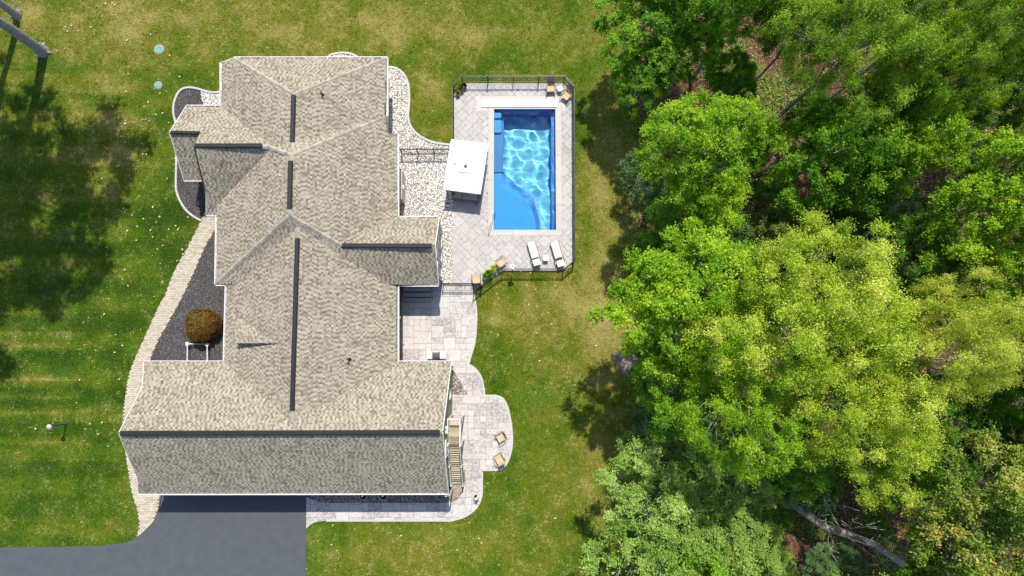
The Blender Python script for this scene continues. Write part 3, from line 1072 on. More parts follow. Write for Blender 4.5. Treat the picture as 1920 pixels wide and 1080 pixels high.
def roof_face(pts, seed, tone=0.0, exposure=.150):
    """one roof slope: felt deck plus rows of laminated shingles laid on it as real tabs"""
    r = random.Random(seed)
    pts = [Vector(p) for p in pts]
    n_ = len(pts)
    c = sum(pts, Vector()) / n_
    # plane fit
    A_ = np.array([[p.x - c.x, p.y - c.y, 1] for p in pts])
    sol = np.linalg.lstsq(A_, np.array([p.z for p in pts]), rcond=None)[0]
    nrm = Vector((-sol[0], -sol[1], 1)).normalized()
    up = (Vector((0, 0, 1)) - nrm * nrm.z)
    up.normalize()
    u = up.cross(nrm)
    o = Vector((c.x, c.y, sol[2]))
    uv = [((p - o).dot(u), (p - o).dot(up)) for p in pts]
    res = [(p - o).dot(nrm) for p in pts]
    tri = [t for t in tessellate_polygon([[Vector((a, b_, 0)) for a, b_ in uv]])]

    def lift(a, b_, h):
        best, bw_ = None, -1e9
        for t in tri:
            (x1, y1), (x2, y2), (x3, y3) = uv[t[0]], uv[t[1]], uv[t[2]]
            dd = (y2 - y3) * (x1 - x3) + (x3 - x2) * (y1 - y3)
            if abs(dd) < 1e-9:
                continue
            w1 = ((y2 - y3) * (a - x3) + (x3 - x2) * (b_ - y3)) / dd
            w2 = ((y3 - y1) * (a - x3) + (x1 - x3) * (b_ - y3)) / dd
            w3 = 1 - w1 - w2
            m_ = min(w1, w2, w3)
            if m_ > bw_:
                bw_, best = m_, w1 * res[t[0]] + w2 * res[t[1]] + w3 * res[t[2]]
            if m_ >= 0:
                break
        return o + u * a + up * b_ + nrm * (best + h)
    deck_ = MB()
    fs = []
    for t in tri:
        a, b_, d_ = [pts[i] for i in t]
        fs.append(t if (b_ - a).cross(d_ - a).z > 0 else t[::-1])
    deck_.add(pts, fs)
    deck_.add([p - Vector((0, 0, .14)) for p in pts] + pts, [(i, (i + 1) % n_, n_ + (i + 1) % n_, n_ + i) for i in range(n_)])
    slope = deck_.build('roof_slope', M['felt'], house)
    sh = MB()
    v0, v1 = min(b_ for _, b_ in uv), max(b_ for _, b_ in uv)
    k = 0
    vv = v0
    while vv < v1 - .01:
        lo, hi = vv, min(vv + exposure, v1)
        mid = (lo + hi) / 2
        ed = []
        for i in range(n_):
            (a1_, b1_), (a2_, b2_) = uv[i], uv[(i + 1) % n_]
            if (b1_ > mid) != (b2_ > mid):
                s_ = (a2_ - a1_) / (b2_ - b1_)
                ed.append((a1_ + s_ * (mid - b1_), a1_ + s_ * (max(lo, min(b1_, b2_)) - b1_), a1_ + s_ * (min(hi, max(b1_, b2_)) - b1_)))
        ed.sort()
        for e0, e1 in zip(ed[::2], ed[1::2]):
            per = .30
            end = max(e1[1], e1[2])
            a = math.floor(min(e0[1], e0[2]) / per - 1) * per + r.uniform(0, per)
            nxt = a + per
            thick = True
            while a < end:
                w = r.uniform(.14, .21) if thick else max(.05, nxt - a)
                la, lb = max(a, e0[1]), min(a + w, e1[1])
                ua, ub = max(a, e0[2]), min(a + w, e1[2])
                if lb > la + .004 or ub > ua + .004:
                    lb, ub = max(lb, la), max(ub, ua)
                    if thick:
                        ti = min(1, max(0, r.gauss(.62, .12)))
                    else:
                        ti = min(1, max(0, r.gauss(.36, .12)))
                    h = .020 if thick else .009
                    A1, A2 = lift(la, lo, h), lift(lb, lo, h)
                    B1, B2 = lift(ua, hi, .004), lift(ub, hi, .004)
                    C1, C2 = lift(la, lo, 0), lift(lb, lo, 0)
                    if thick:
                        sh.add([A1, A2, B2, B1, C1, C2], [(0, 1, 2, 3), (4, 5, 1, 0), (4, 0, 3), (5, 2, 1)], ti + tone)
                    else:
                        sh.add([A1, A2, B2, B1], [(0, 1, 2, 3)], ti + tone)
                a += w
                if not thick:
                    nxt = a + per + r.uniform(-.06, .06)
                thick = not thick
        vv += exposure
        k += 1
    sh.build('shingle', M['shingle'], slope, kind='stuff')
    return slope


VX = {'A1': (438, 109, 3.6), 'A2': (416, 117, ZE), 'A3': (415, 200, ZE), 'AN': (550.5, 177, 6.0), 'AS': (548.5, 269, 6.08), 'A7': (726, 109, 3.28), 'A8': (724, 217, ZE),
      'CJ': (511, 274, 5.91), 'CA': (511, 274, 5.63), 'BN': (547, 291, 6.82), 'BS': (543, 403, 6.80), 'B1': (723, 219, 3.54), 'B2': (724.5, 250, 3.61), 'B3': (745, 251, ZE),
      'B4': (745, 406, ZE), 'ER': (641, 460, 5.34), 'B5': (405, 532, ZE), 'B6': (407.5, 384, 3.59), 'B7': (509, 278, 5.97), 'DN': (558, 426, 6.33), 'DS': (547.5, 792, 6.28),
      'D1': (445, 533, 3.65), 'EE': (815.5, 461, 5.15), 'E1': (822, 533.5, ZE), 'E2': (726, 533.5, 3.55), 'E3': (823.5, 408.5, ZE), 'D2': (421, 679, ZE), 'D3': (425, 533, 3.32),
      'D4': (745, 536, ZE), 'D5': (745, 679, ZE), 'GW': (223, 812.5, 6.71), 'GE': (829.5, 810.5, 6.71), 'G1': (268, 724, 4.5), 'G2': (270, 680, ZE), 'G3': (846, 680, ZE),
      'G4': (840.5, 924, ZE), 'G5': (260, 924.5, ZE), 'G6': (257, 893, 4.29), 'C1': (349, 200, ZE), 'C2': (318, 248, 5.39), 'C3': (375, 249.5, 5.33), 'C4': (365, 274, 6.27),
      'C5': (500, 274, 6.05), 'P1': (345, 336.5, ZE), 'P2': (392, 336.5, ZE), 'P3': (388, 250, 5.38), 'C6': (386, 357, 4.36), 'C7': (396, 383, 3.72), 'C8': (387, 402, ZE), 'C9': (408, 402, ZE)}
VX = {k: P(*v) for k, v in VX.items()}
zA, zB, zD, zE_, zC, zC2, zG = 6.04, 6.81, 6.30, 5.25, 6.16, 5.36, 6.71
for k_, f_ in enumerate(['A2 A3 CA AS AN A1', 'A1 AN A7', 'AN AS B1 A8 A7', 'BN B1 B2 B3 B4 ER BS', 'B1 BN CJ AS', 'BN BS B5 B6 B7 CJ', 'BS DN D1 B5', 'BS ER EE E1 E2 DN', 'ER B4 E3 EE',
                         'DN DS D2 D3 D1', 'DS DN E2 D4 D5', 'GW G1 G2 D2 DS D5 G3 GE', 'GW GE G4 G5 G6', 'C1 C2 C3 C4 C5 CJ A3', 'C2 P1 P2 P3', 'C4 C6 C7 C8 C9 B6 B7 C5', 'C6 C8 C7']):
    roof_face([VX[q] for q in f_.split()], k_ + 1)
A1, A2, A7, AN, AS, BN, BS, B1, DN, DS, ER, GW, GE = [VX[q] for q in 'A1 A2 A7 AN AS BN BS B1 DN DS ER GW GE'.split()]
# small cricket on the west slope of the south wing
def on_slope(px, py, names, up=0.0):
    A_ = np.array([[VX[q].x, VX[q].y, 1] for q in names])
    c_ = np.linalg.lstsq(A_, np.array([VX[q].z for q in names]), rcond=None)[0]
    z = 4.0
    for _ in range(30):
        p_ = P(px, py, z)
        z = c_[0] * p_.x + c_[1] * p_.y + c_[2] + up
    return P(px, py, z)


WS = ['DN', 'DS', 'D2', 'D3']
k0, k1, k2 = on_slope(441, 643.5, WS, .58), on_slope(521, 643.5, WS, .03), on_slope(436, 585, WS, .03)
roof_face([k0, k2, k1], 40)
ck = MB()
ck.add([k0, k1, k0 - Vector((0, 0, .9)), k1 - Vector((0, 0, .2)), k2 - Vector((0, 0, .1))], [(0, 2, 3, 1), (0, 4, 2)])
ck.build('cricket_side', M['siding'], house)


def cap_line(a, b_, name='hip_cap', w=.26, step=.30, h=.05):
    """overlapping cap shingles along a hip"""
    cm = MB()
    a, b_ = Vector(a), Vector(b_)
    d_ = (b_ - a)
    L = d_.length
    x = d_.normalized()
    y = Vector((0, 0, 1)).cross(x).normalized()
    z = x.cross(y)
    t = 0
    q = random.Random(int(L * 1000))
    while t < L - .05:
        e = min(t + step + .04, L)
        p, r2 = a + x * t, a + x * e
        lo_, hi_ = h + .02, h
        vs = [p + z * lo_, p + y * w / 2 - z * .03, p - y * w / 2 - z * .03, r2 + z * hi_, r2 + y * w / 2 - z * .05, r2 - y * w / 2 - z * .05]
        cm.add(vs, [(0, 1, 4, 3), (2, 0, 3, 5), (1, 0, 2)], q.random())
        t += step
    return cm.build(name, M['cap'], house)


for a_, b_ in [(A1, AN), (A7, AN), (AS, BN), (B1, BN), (V3(505, 275.5, zC - .2), BN), (V3(405, 532, ZE), BS), (ER, BS), (BN, V3(546.5, 302, zB)), (V3(543, 391, zB), BS),
               (DN, V3(557.5, 447, zD)), (DS, V3(548, 770, zD)), (AS, V3(549, 262, zA)), (V3(492, 274, zC), V3(508, 276, zC - .2)), (V3(829, 810.5, zG), V3(823, 810.5, zG))]:
    cap_line(a_, b_, w=.30)


def ridge_vent(a, b_, w=.30):
    v = MB()
    a, b_ = Vector(a), Vector(b_)
    x = (b_ - a).normalized()
    y = Vector((0, 0, 1)).cross(x).normalized()
    prof = [(-w / 2, -.06), (-w / 2, .07), (-w * .3, .12), (w * .3, .12), (w / 2, .07), (w / 2, -.06)]
    vs = [p + y * c0 + Vector((0, 0, c1)) for p in (a, b_) for c0, c1 in prof]
    v.add(vs, [(i, i + 1, 7 + i, 6 + i) for i in range(5)] + [tuple(range(5, -1, -1)), tuple(range(6, 12))])
    return v.build('ridge_vent', M['vent_metal'], house)


ridge_vent(V3(550.5, 179, zA + .02), V3(548.5, 266, zA + .02))
ridge_vent(V3(545, 302, zB + .02), V3(543, 391, zB + .02))
ridge_vent(V3(558, 447, zD), V3(548, 770, zD - .05))
ridge_vent(V3(641, 460.5, zE_ + .02), V3(809, 461, zE_ + .02))
ridge_vent(V3(366, 273.5, zC + .02), V3(492, 273.5, zC + .02))
ridge_vent(V3(321, 248.5, zC2 + .02), V3(375, 249.5, zC2 + .02), .22)
ridge_vent(V3(227, 812.5, zG + .02), V3(825, 810.5, zG + .02))


def gutter(a, b_, name='gutter', w=.14, h=.12):
    a, b_ = Vector(a), Vector(b_)
    x = (b_ - a).normalized()
    y = Vector((x.y, -x.x, 0))
    gm = MB()
    # open trough: outer lip, floor, inner edge
    gm.bar(a + y * w * .5 + Vector((0, 0, -.05)), b_ + y * w * .5 + Vector((0, 0, -.05)), .05, h)
    gm.bar(a + Vector((0, 0, -.10)), b_ + Vector((0, 0, -.10)), w, .02)
    L = (b_ - a).length
    k_ = int(L / .75)
    for i in range(k_):
        p = a + x * (i + .5) * L / k_
        gm.bar(p - y * w * .45 + Vector((0, 0, .002)), p + y * w * .45 + Vector((0, 0, .002)), .05, .02)
    o_ = gm.build(name, M['white_metal'], house)
    return o_


for a_, b_ in [((727, 108.5), (438, 108.5)), ((725.5, 217), (725.5, 108)), ((745.8, 407), (745.8, 250)), ((823, 407.5), (746, 407.5)), ((747, 534.5), (822, 534.5)),
               ((745.8, 680), (745.8, 536)), ((846, 678.8), (746, 678.8)), ((420.3, 678.8), (269, 678.8)), ((424.2, 534), (420.2, 679)), ((404.3, 533.5), (446, 533.5)),
               ((406.7, 383), (404.3, 533)), ((259, 925.5), (841, 925)), ((387, 402.8), (408, 402.8)), ((345, 337.5), (381, 337.5)), ((415, 199), (349, 199)), ((414.3, 117), (414.3, 200))]:
    gutter(V3(*a_, ZE), V3(*b_, ZE))
# white rake boards
for a_, b_ in [((415.5, 116.5, ZE), (438, 108.5, 3.6)), ((269.3, 680, ZE), (267.5, 724, 4.3)), ((267.5, 724, 4.3), (222.5, 812, zG)), ((222.5, 813, zG), (256.5, 893, 4.0)),
               ((256.5, 893, 4.0), (259.3, 925, ZE)), ((846.5, 679, ZE), (830, 810, zG)), ((830, 811, zG), (841, 924, ZE)), ((824, 408, ZE), (816, 461, zE_)), ((816, 461, zE_), (822.6, 534, ZE)),
               ((348.5, 200, ZE), (317.5, 248, zC2)), ((317.5, 248, zC2), (344.5, 337, ZE)), ((386.5, 357, 4.3), (386.5, 402, ZE))]:
    MB().bar(V3(*a_) - Vector((0, 0, .10)), V3(*b_) - Vector((0, 0, .10)), .04, .20).build('rake_board', M['white_metal'], house)
# walls
ZW = ZE - .15
hw = MB()
hp = ccw(HOUSE)
for i in range(len(hp)):
    a_, b_ = hp[i], hp[(i + 1) % len(hp)]
    wl_ = MB()
    wl_.add([(a_[0], a_[1], 0), (b_[0], b_[1], 0), (b_[0], b_[1], ZW), (a_[0], a_[1], ZW)], [(0, 1, 2, 3)])
    dxn = b_[1] - a_[1]
    mm = 'siding'
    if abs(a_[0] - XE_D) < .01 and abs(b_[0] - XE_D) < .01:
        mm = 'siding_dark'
    if abs(a_[0] - XE_A) < .01 or abs(a_[0] - XE_B) < .01:
        mm = 'siding_tan'
    # clapboards: thin courses proud of the wall
    nx_, ny_ = (b_[1] - a_[1]), -(b_[0] - a_[0])
    l_ = math.hypot(nx_, ny_)
    nx_, ny_ = nx_ / l_, ny_ / l_
    zz = .15
    while zz < ZW - .1:
        wl_.add([(a_[0], a_[1], zz + .14), (b_[0], b_[1], zz + .14), (b_[0] + nx_ * .015, b_[1] + ny_ * .015, zz), (a_[0] + nx_ * .015, a_[1] + ny_ * .015, zz)], [(3, 2, 1, 0)])
        zz += .15
    wl_.build('wall', M[mm], house)
# gable walls
xg, xe = XE_G, XE_E
yS, yN, yM = P(0, 915, ZE).y + .05, P(0, 690, ZE).y, P(0, 811, zG).y
gw = MB()
gw.add([(xg, P(0, 924, ZE).y + .1, ZW), (xg, P(0, 680, ZE).y - .1, ZW), (xg, yM, zG - .18)], [(0, 1, 2)])
gw.build('gable_wall', M['siding'], house)
gw = MB()
gx_ = V3(270, 800, ZE).x + .35
gw.add([(gx_, P(0, 924, ZE).y + .1, ZW), (gx_, P(0, 680, ZE).y - .1, ZW), (gx_, yM, zG - .18)], [(0, 2, 1)])
gw.build('gable_wall', M['siding'], house)
gw = MB()
ye0, ye1, yem = P(0, 533, ZE).y + .1, P(0, 409, ZE).y - .1, P(0, 461, zE_).y
gw.add([(xe, ye0, ZW), (xe, ye1, ZW), (xe, yem, zE_ - .15)], [(0, 1, 2)])
gw.build('gable_wall', M['siding'], house)
gw = MB()
xc = V3(386, 380, 3.6).x + .1
gw.add([(xc, P(0, 402, ZE).y, ZW), (xc, P(0, 200, ZE).y, ZW), (xc, P(0, 274, zC).y, zC - .2)], [(0, 2, 1)])
gw.build('gable_wall', M['siding'], house)
gw = MB()
xc = V3(349, 300, ZE).x + .25
gw.add([(xc, P(0, 337, ZE).y, ZW), (xc, P(0, 200, ZE).y, ZW), (xc, P(0, 248, zC2).y, zC2 - .2)], [(0, 2, 1)])
gw.build('gable_wall', M['siding'], house)
# bump-outs on the east side
x0 = g(731, 150)[0]
bo = MB()
bo.prism([(g(733.5, 0)[0], g(0, 254)[1]), (g(733.5, 0)[0], g(0, 150)[1]), (x0 - .5, g(0, 145)[1]), (x0 - .5, g(0, 254)[1])], 0, 3.05)
bo.build('chimney_chase', M['siding_tan'], house)
x1_ = g(760, 360)[0]
xb0 = g(749, 360)[0] - .1
bo = MB()
yb0, yb1 = g(0, 382)[1], g(0, 330)[1]
bo.prism([(xb0, yb0), (x1_, yb0), (x1_, yb1), (xb0, yb1 + .45)], 0, 1.55)
bo.add([(xb0, yb0, 1.9), (x1_, yb0, 1.55), (x1_, yb1, 1.55), (xb0, yb1 + .45, 1.9), (xb0, yb0, 1.5)], [(0, 1, 2, 3), (0, 4, 1)])
bo.build('bump_out', M['siding_tan'], house)
MB().box((x1_ + .03, g(0, 358)[1], 1.1), (.08, .28, .28)).build('wall_vent', M['white_metal'], house)


def wall_window(x, y, z, wy_, hz_, name='window', face=1, pane=True):
    fr = MB()
    t_ = .075
    for dy in (-1, 1):
        fr.box((x, y + dy * (wy_ / 2 - t_ / 2), z), (.10, t_, hz_))
    for dz in (-1, 1):
        fr.box((x + .002, y, z + dz * (hz_ / 2 - t_ / 2)), (.10, wy_ - 2 * t_ - .002, t_))
    o_ = fr.build(name, M['white_metal'], house)
    MB().box((x - .02, y, z), (.05, wy_ - 2 * t_, hz_ - 2 * t_)).build('pane', M['glass'], o_)
    return o_


for y0_, y1_, zc_, hh_ in ((433, 461, 2.15, 2.6), (465, 488, 2.5, 3.3), (493, 517, 2.15, 2.6)):
    a_, b_ = P(0, y0_, 2.2).y, P(0, y1_, 2.2).y
    wall_window(xe + .03, (a_ + b_) / 2, zc_, abs(a_ - b_), hh_)
wall_window(xg + .03, P(0, 738, 2).y, 2.3, .75, .9)
# upper door onto the stair landing, with its white frame
ya, yb_ = P(0, 818, 4).y, P(0, 858, 4).y
dr = wall_window(xg + .03, (ya + yb_) / 2, 4.1, 1.15, 2.1, name='door')
MB().box((xg + .11, (ya + yb_) / 2 - .42, 4.0), (.06, .05, .12)).build('handle', M['steel'], dr)
for py in (802, 810):
    MB().lathe((xg + .10, P(0, py, 5.1).y, 5.0), [(.05, 0), (.11, .05), (.11, .2), (.04, .25)], 10).build('wall_lamp', M['white_plastic'], house)
# downspouts and corner trim
for px, py in ((849.5, 692), (849.5, 913), (829.5, 527)):
    q = g(px, py)
    MB().tube([(q[0], q[1], 0.05), (q[0], q[1], 2.9), (q[0] - .25, q[1], 3.15)], .05, 6).build('downspout', M['white_metal'], house)
q = V3(745, 595, ZE)
MB().bar((q.x + .05, q.y, ZE - .02), (q.x + .22, q.y, ZE - .02), .06, .06).build('gutter_bracket', M['white_metal'], house)
# vent pipes
for px, py, nm_ in ((605, 178, ['AN', 'AS', 'A7', 'A8']), (655, 674, ['DN', 'DS', 'D4', 'D5'])):
    q = on_slope(px, py, nm_)
    MB().lathe((q.x, q.y, q.z - .05), [(.14, 0), (.08, .10), (.06, .12), (.06, .55), (.035, .56)], 10).build('vent_pipe', M['vent_metal'], house)
# entry steps behind the house under the east wing
st = thing('entry_steps', 'three wide grey steps in the shade between the patio and the house door', 'steps', (g(784, 552)[0], g(784, 552)[1], 0))
for y0_, y1_, z_ in ((528, 549, .56), (549, 558.5, .39), (558.5, 568, .22)):
    p, q = g(760, y1_), g(808, y0_)
    MB().prism([(p[0], p[1] + .05), (q[0], p[1] + .05), (q[0], q[1]), (p[0], q[1])], .03, z_ - .06).build('shade_riser', M['dark_void'], st)  # near-black colour paints the line of shade below each tread edge
    MB().prism([(p[0] - .03, p[1] + .05), (q[0] + .03, p[1] + .05), (q[0] + .03, q[1] - .02), (p[0] - .03, q[1] - .02)], z_ - .06, z_, bottom=True).build('step', M['step_stone'], st)
# round pipe and basket under the porch eave
q = g(374, 348)
t = thing('porch_downspout', 'white downspout elbow at the porch corner over the mulch bed', 'downspout', (q[0], q[1], 0))
MB().tube([(q[0], q[1], .02), (q[0] + .04, q[1], 2.6), (q[0] + .25, q[1] + .1, 3.0)], .06, 7).build('pipe', M['white_metal'], t)

# ---------------------------------------------------------------- fences
FH = 1.25


def fence(name, label, pts, post_at, picket=.115, limit=300, group=None, h=FH):
    """black metal fence through ground points; post_at = distances apart"""
    root = thing(name, label, 'fence', (pts[0][0], pts[0][1], 0), group)
    pm = None
    post_me = picket_me = None
    n_pick = 0
    extra = MB()
    first_post = first_pick = None
    for i in range(len(pts) - 1):
        a, b_ = Vector((*pts[i], 0)), Vector((*pts[i + 1], 0))
        L = (b_ - a).length
        x = (b_ - a).normalized()
        for zz in (h - .02, h - .18, .14):
            MB().bar(a + Vector((0, 0, zz)), b_ + Vector((0, 0, zz)), .035, .04).build('rail', M['black_metal'], root)
        k_ = max(1, round(L / post_at))
        for j in range(k_ + (1 if i == len(pts) - 2 else 0)):
            p = a + x * L * j / k_
            if first_post is None:
                first_post = MB().box((p.x, p.y, (h + .05) / 2), (.065, .065, h + .05)).box((p.x, p.y, h + .065), (.085, .085, .03)).build('post', M['black_metal'], root)
                p0_ = p.copy()
            else:
                c_ = first_post.copy()
                COL.objects.link(c_)
                c_.location = p - p0_
        m_ = int(L / picket)
        for j in range(1, m_):
            p = a + x * L * j / m_
            if n_pick >= limit:
                extra.box((p.x, p.y, (.14 + h - .02) / 2), (.018, .018, h - .16))
                continue
            if first_pick is None:
                first_pick = MB().box((p.x, p.y, (.14 + h - .02) / 2), (.018, .018, h - .16)).build('picket', M['black_metal'], root)
                q0_ = p.copy()
            else:
                c_ = first_pick.copy()
                COL.objects.link(c_)
                c_.location = p - q0_
            n_pick += 1
    if extra.v:
        extra.build('picket_row', M['black_metal'], root, kind='stuff')
    return root


def gz(px, py, z=FH):
    p = P(px, py, z)
    return (p.x, p.y)


fence('pool_fence', 'long black metal picket fence round the north, east and south of the pool deck',
      [gz(849, 262), gz(848.5, 158), gz(865.5, 142.5), gz(1059.5, 141.5), gz(1076.5, 161), gz(1078, 487), gz(1058, 504), gz(941.8, 504), gz(902, 534.5)], 1.83)
fence('garden_fence', 'short black metal fence crossing the white rocks between house wall and canopy', [gz(749, 279), gz(843, 279)], 1.2)
fence('patio_fence', 'short black metal fence between the south east house corner and the tan chair', [gz(828.5, 531), gz(900, 531.5)], 1.83)
gate = thing('gate', 'black metal gate standing open beside the curved patio edge', 'gate', (*gz(901, 535), 0))
a, b_ = Vector((*gz(901, 535), 0)), Vector((*gz(887, 547), 0))
for zz in (FH - .03, FH - .18, .14):
    MB().bar(a + Vector((0, 0, zz)), b_ + Vector((0, 0, zz)), .035, .04).build('rail', M['black_metal'], gate)
for t_ in (0, 1):
    p = a.lerp(b_, t_)
    MB().box((p.x, p.y, .68), (.05, .05, 1.24)).build('stile', M['black_metal'], gate)
for j in range(1, 7):
    p = a.lerp(b_, j / 7)
    MB().box((p.x, p.y, .66), (.018, .018, 1.06)).build('picket', M['black_metal'], gate)

# ---------------------------------------------------------------- canopy with the sofa under it
ZC = 1.98
cc = [P(x, y, ZC) for x, y in ((846, 261), (916, 269), (901, 364), (831, 355))]
ccen = sum(cc, Vector()) / 4
cano = thing('canopy', 'white square shade canopy standing askew between the white rocks and the pool', 'canopy', (ccen.x, ccen.y, 0))
N = 10
cm = MB()
vs = []
for i in range(N + 1):
    for j in range(N + 1):
        u_, v_ = i / N, j / N
        p = cc[0].lerp(cc[1], u_).lerp(cc[3].lerp(cc[2], u_), v_)
        e = min(u_, 1 - u_, v_, 1 - v_)
        vs.append((p.x, p.y, ZC + .30 * min(e * 2, 1) ** .9))
cm.add(vs, [(i * (N + 1) + j, i * (N + 1) + j + 1, (i + 1) * (N + 1) + j + 1, (i + 1) * (N + 1) + j)[::1] for i in range(N) for j in range(N)])
co = cm.build('canopy_top', M['canopy'], cano)
for i in range(4):
    a, b_ = cc[i], cc[(i + 1) % 4]
    MB().bar(a - Vector((0, 0, .05)), b_ - Vector((0, 0, .05)), .02, .16).build('valance', M['canopy'], cano)
    p = a.lerp(ccen, .08)
    MB().bar((p.x, p.y, 0), (p.x, p.y, ZC - .02), .06, .06).build('post', M['grey_frame'], cano)
for i in range(4):
    a, b_ = cc[i].lerp(ccen, .03), cc[i].lerp(ccen, .97)
    sm = MB()
    sm.tube([(a.x, a.y, ZC + .02), (a.lerp(b_, .5).x, a.lerp(b_, .5).y, ZC + .302), (b_.x, b_.y, ZC + .305)], .010, 5)
    sm.build('seam', M['beige'], cano)
a, b_ = P(860, 320.5, ZC + .3), P(880, 323, ZC + .3)
MB().bar((a.x, a.y, ZC + .31), (b_.x, b_.y, ZC + .31), .05, .012).build('flap', M['white_plastic'], cano)
MB().lathe((ccen.x, ccen.y - .05, ZC + .28), [(.10, 0), (.11, .05), (.05, .10)], 12).build('vent_cap', M['grey_frame'], cano)
q = P(852.5, 307.5, ZC + .1)
MB().add([(q.x - .07, q.y, q.z + .05), (q.x + .07, q.y - .05, q.z + .05), (q.x + .05, q.y + .08, q.z + .06)], [(0, 1, 2)]) and None
MB().bar((q.x - .06, q.y - .03, q.z + .05), (q.x + .07, q.y + .05, q.z + .06), .07, .03).build('patch', M['grey_frame'], cano)
ang = math.atan2((cc[1] - cc[0]).y, (cc[1] - cc[0]).x)
# sofa
q = P(874, 366, .6)
sofa = thing('outdoor_sofa', 'beige outdoor sofa half hidden under the south edge of the white canopy', 'sofa', (q.x, q.y, 0))
sofa.rotation_euler.z = ang
rx = lambda m_: m_


def local(root):
    """build in the thing's own axes"""
    l_ = root.location.copy()
    return lambda x, y, z: (l_.x + x, l_.y + y, l_.z + z)


w = local(sofa)
MB().box(w(-.62, .15, .30), (.56, .75, .18)).build('seat_cushion', M['beige'], sofa, bevel=.03)
MB().box(w(.30, .15, .30), (1.20, .75, .18)).build('seat_cushion', M['beige'], sofa, bevel=.03)
MB().box(w(-.62, -.26, .52), (.56, .14, .42)).build('back_cushion', M['beige'], sofa, bevel=.03)
MB().box(w(.30, -.26, .52), (1.20, .14, .42)).build('back_cushion', M['beige'], sofa, bevel=.03)
MB().box(w(0, .12, .17), (1.9, .85, .06)).box(w(0, -.36, .45), (1.9, .04, .5)).build('frame', M['grey_frame'], sofa)
for sx in (-.88, -.3, .88):
    MB().box(w(sx, -.40, .12), (.06, .06, .2)).build('leg', M['grey_frame'], sofa)
MB().box(w(.93, .12, .42), (.05, .8, .5)).build('arm', M['grey_frame'], sofa)
MB().box(w(-.93, .12, .42), (.05, .8, .5)).build('arm', M['grey_frame'], sofa)


# ---------------------------------------------------------------- furniture
def chair(label, px, py, rot, seatm='tan_sling', backm='tan_sling', high=False, low=False, name='patio_chair', group='tan sling patio chairs'):
    """sling chair facing local -Y (its back at +Y); rot in degrees"""
    q = P(px, py, .4)
    t = thing(name, label, 'chair', (q.x, q.y, .055), group)
    w = local(t)
    sz = .40
    W = .56
    s_ = MB()
    s_.add([w(-W / 2, -.26, sz + .03), w(W / 2, -.26, sz + .03), w(W / 2, .0, sz - .02), w(-W / 2, .0, sz - .02), w(W / 2, .25, sz + .0), w(-W / 2, .25, sz + .0)], [(0, 1, 2, 3), (3, 2, 4, 5)])
    s_.add([w(-W / 2, -.26, sz), w(W / 2, -.26, sz), w(W / 2, .25, sz - .03), w(-W / 2, .25, sz - .03)], [(3, 2, 1, 0)])
    s_.build('seat', M[seatm], t)
    bh, by_ = (.62, .52) if high else ((.42, .16) if not low else (.30, .10))
    b2 = MB()
    b2.add([w(-W / 2 + .02, .25, sz + .01), w(W / 2 - .02, .25, sz + .01), w(W / 2 - .02, .25 + by_ * .5, sz + bh * .45), w(-W / 2 + .02, .25 + by_ * .5, sz + bh * .45),
            w(W / 2 - .02, .25 + by_, sz + bh), w(-W / 2 + .02, .25 + by_, sz + bh)], [(0, 1, 2, 3), (3, 2, 4, 5)])
    b2.build('backrest', M[backm], t)
    for sx in (-1, 1):
        x = sx * (W / 2 + .03)
        MB().tube([w(x, -.30, 0), w(x, -.28, .60), w(x, .28, .60)], .018, 6).build('arm', M['grey_frame'], t)
        MB().tube([w(x, .30, 0), w(x, .25, sz), w(x, .25 + by_, sz + bh)], .018, 6).build('back_leg', M['grey_frame'], t)
        MB().bar(w(x, -.28, .615), w(x, .26, .615), .05, .02).build('arm_pad', M['grey_frame'], t)
    MB().tube([w(-W / 2 - .03, -.29, .12), w(W / 2 + .03, -.29, .12)], .014, 5).build('stretcher', M['grey_frame'], t)
    t.rotation_euler.z = math.radians(rot)
    return t


chair('tan chair with raised brown back, left of the table at the north east deck corner', 1033, 166, 3, 'tan_sling', 'brown_sling', high=True)
chair('tan chair turned diagonally, right of the table at the north east deck corner', 1061, 180, -38, 'tan_sling', 'brown_sling', high=True)
chair('tan sling chair at the bend of the pool fence, beside the yellow green plant', 940.5, 491, 128)
chair('tan sling chair against the fence where the gate stands, west of the green plants', 893, 522, 184)
chair('tan sling chair on the rounded patio, the northern of the two there', 938.5, 820, -60, 'tan_sling', 'brown_sling')
chair('tan chair at the curved kerb of the rounded patio, southern of the two', 936, 860, 210)
# landing chair is dark and weathered
tl = chair('dark framed weathered chair on the top landing of the wooden stairs', 856, 791, 0, 'deck_wood', 'deck_wood', low=True, name='landing_chair', group=None)


def foot_table(label, px, py):
    q = P(px, py, .42)
    t = thing('side_table', label, 'table', (q.x, q.y, .055), 'small white side tables')
    w = local(t)
    MB().prism([(w(x, y, 0)[0], w(x, y, 0)[1]) for x, y in [(-.2, -.14), (-.14, -.2), (.14, -.2), (.2, -.14), (.2, .14), (.14, .2), (-.14, .2), (-.2, .14)]], .44, .475, bottom=True) \
        .build('table_top', M['white_plastic'], t)
    for sx in (-1, 1):
        for sy in (-1, 1):
            MB().tube([w(sx * .19, sy * .19, 0), w(sx * .15, sy * .15, .40)], .012, 5).build('leg', M['grey_frame'], t)
    return t


foot_table('small white side table between the two cream loungers south of the pool', 1023, 484)
t2 = foot_table('small white side table between the two tan chairs in the north east deck corner', 1050, 166)
t2.rotation_euler.z = .5


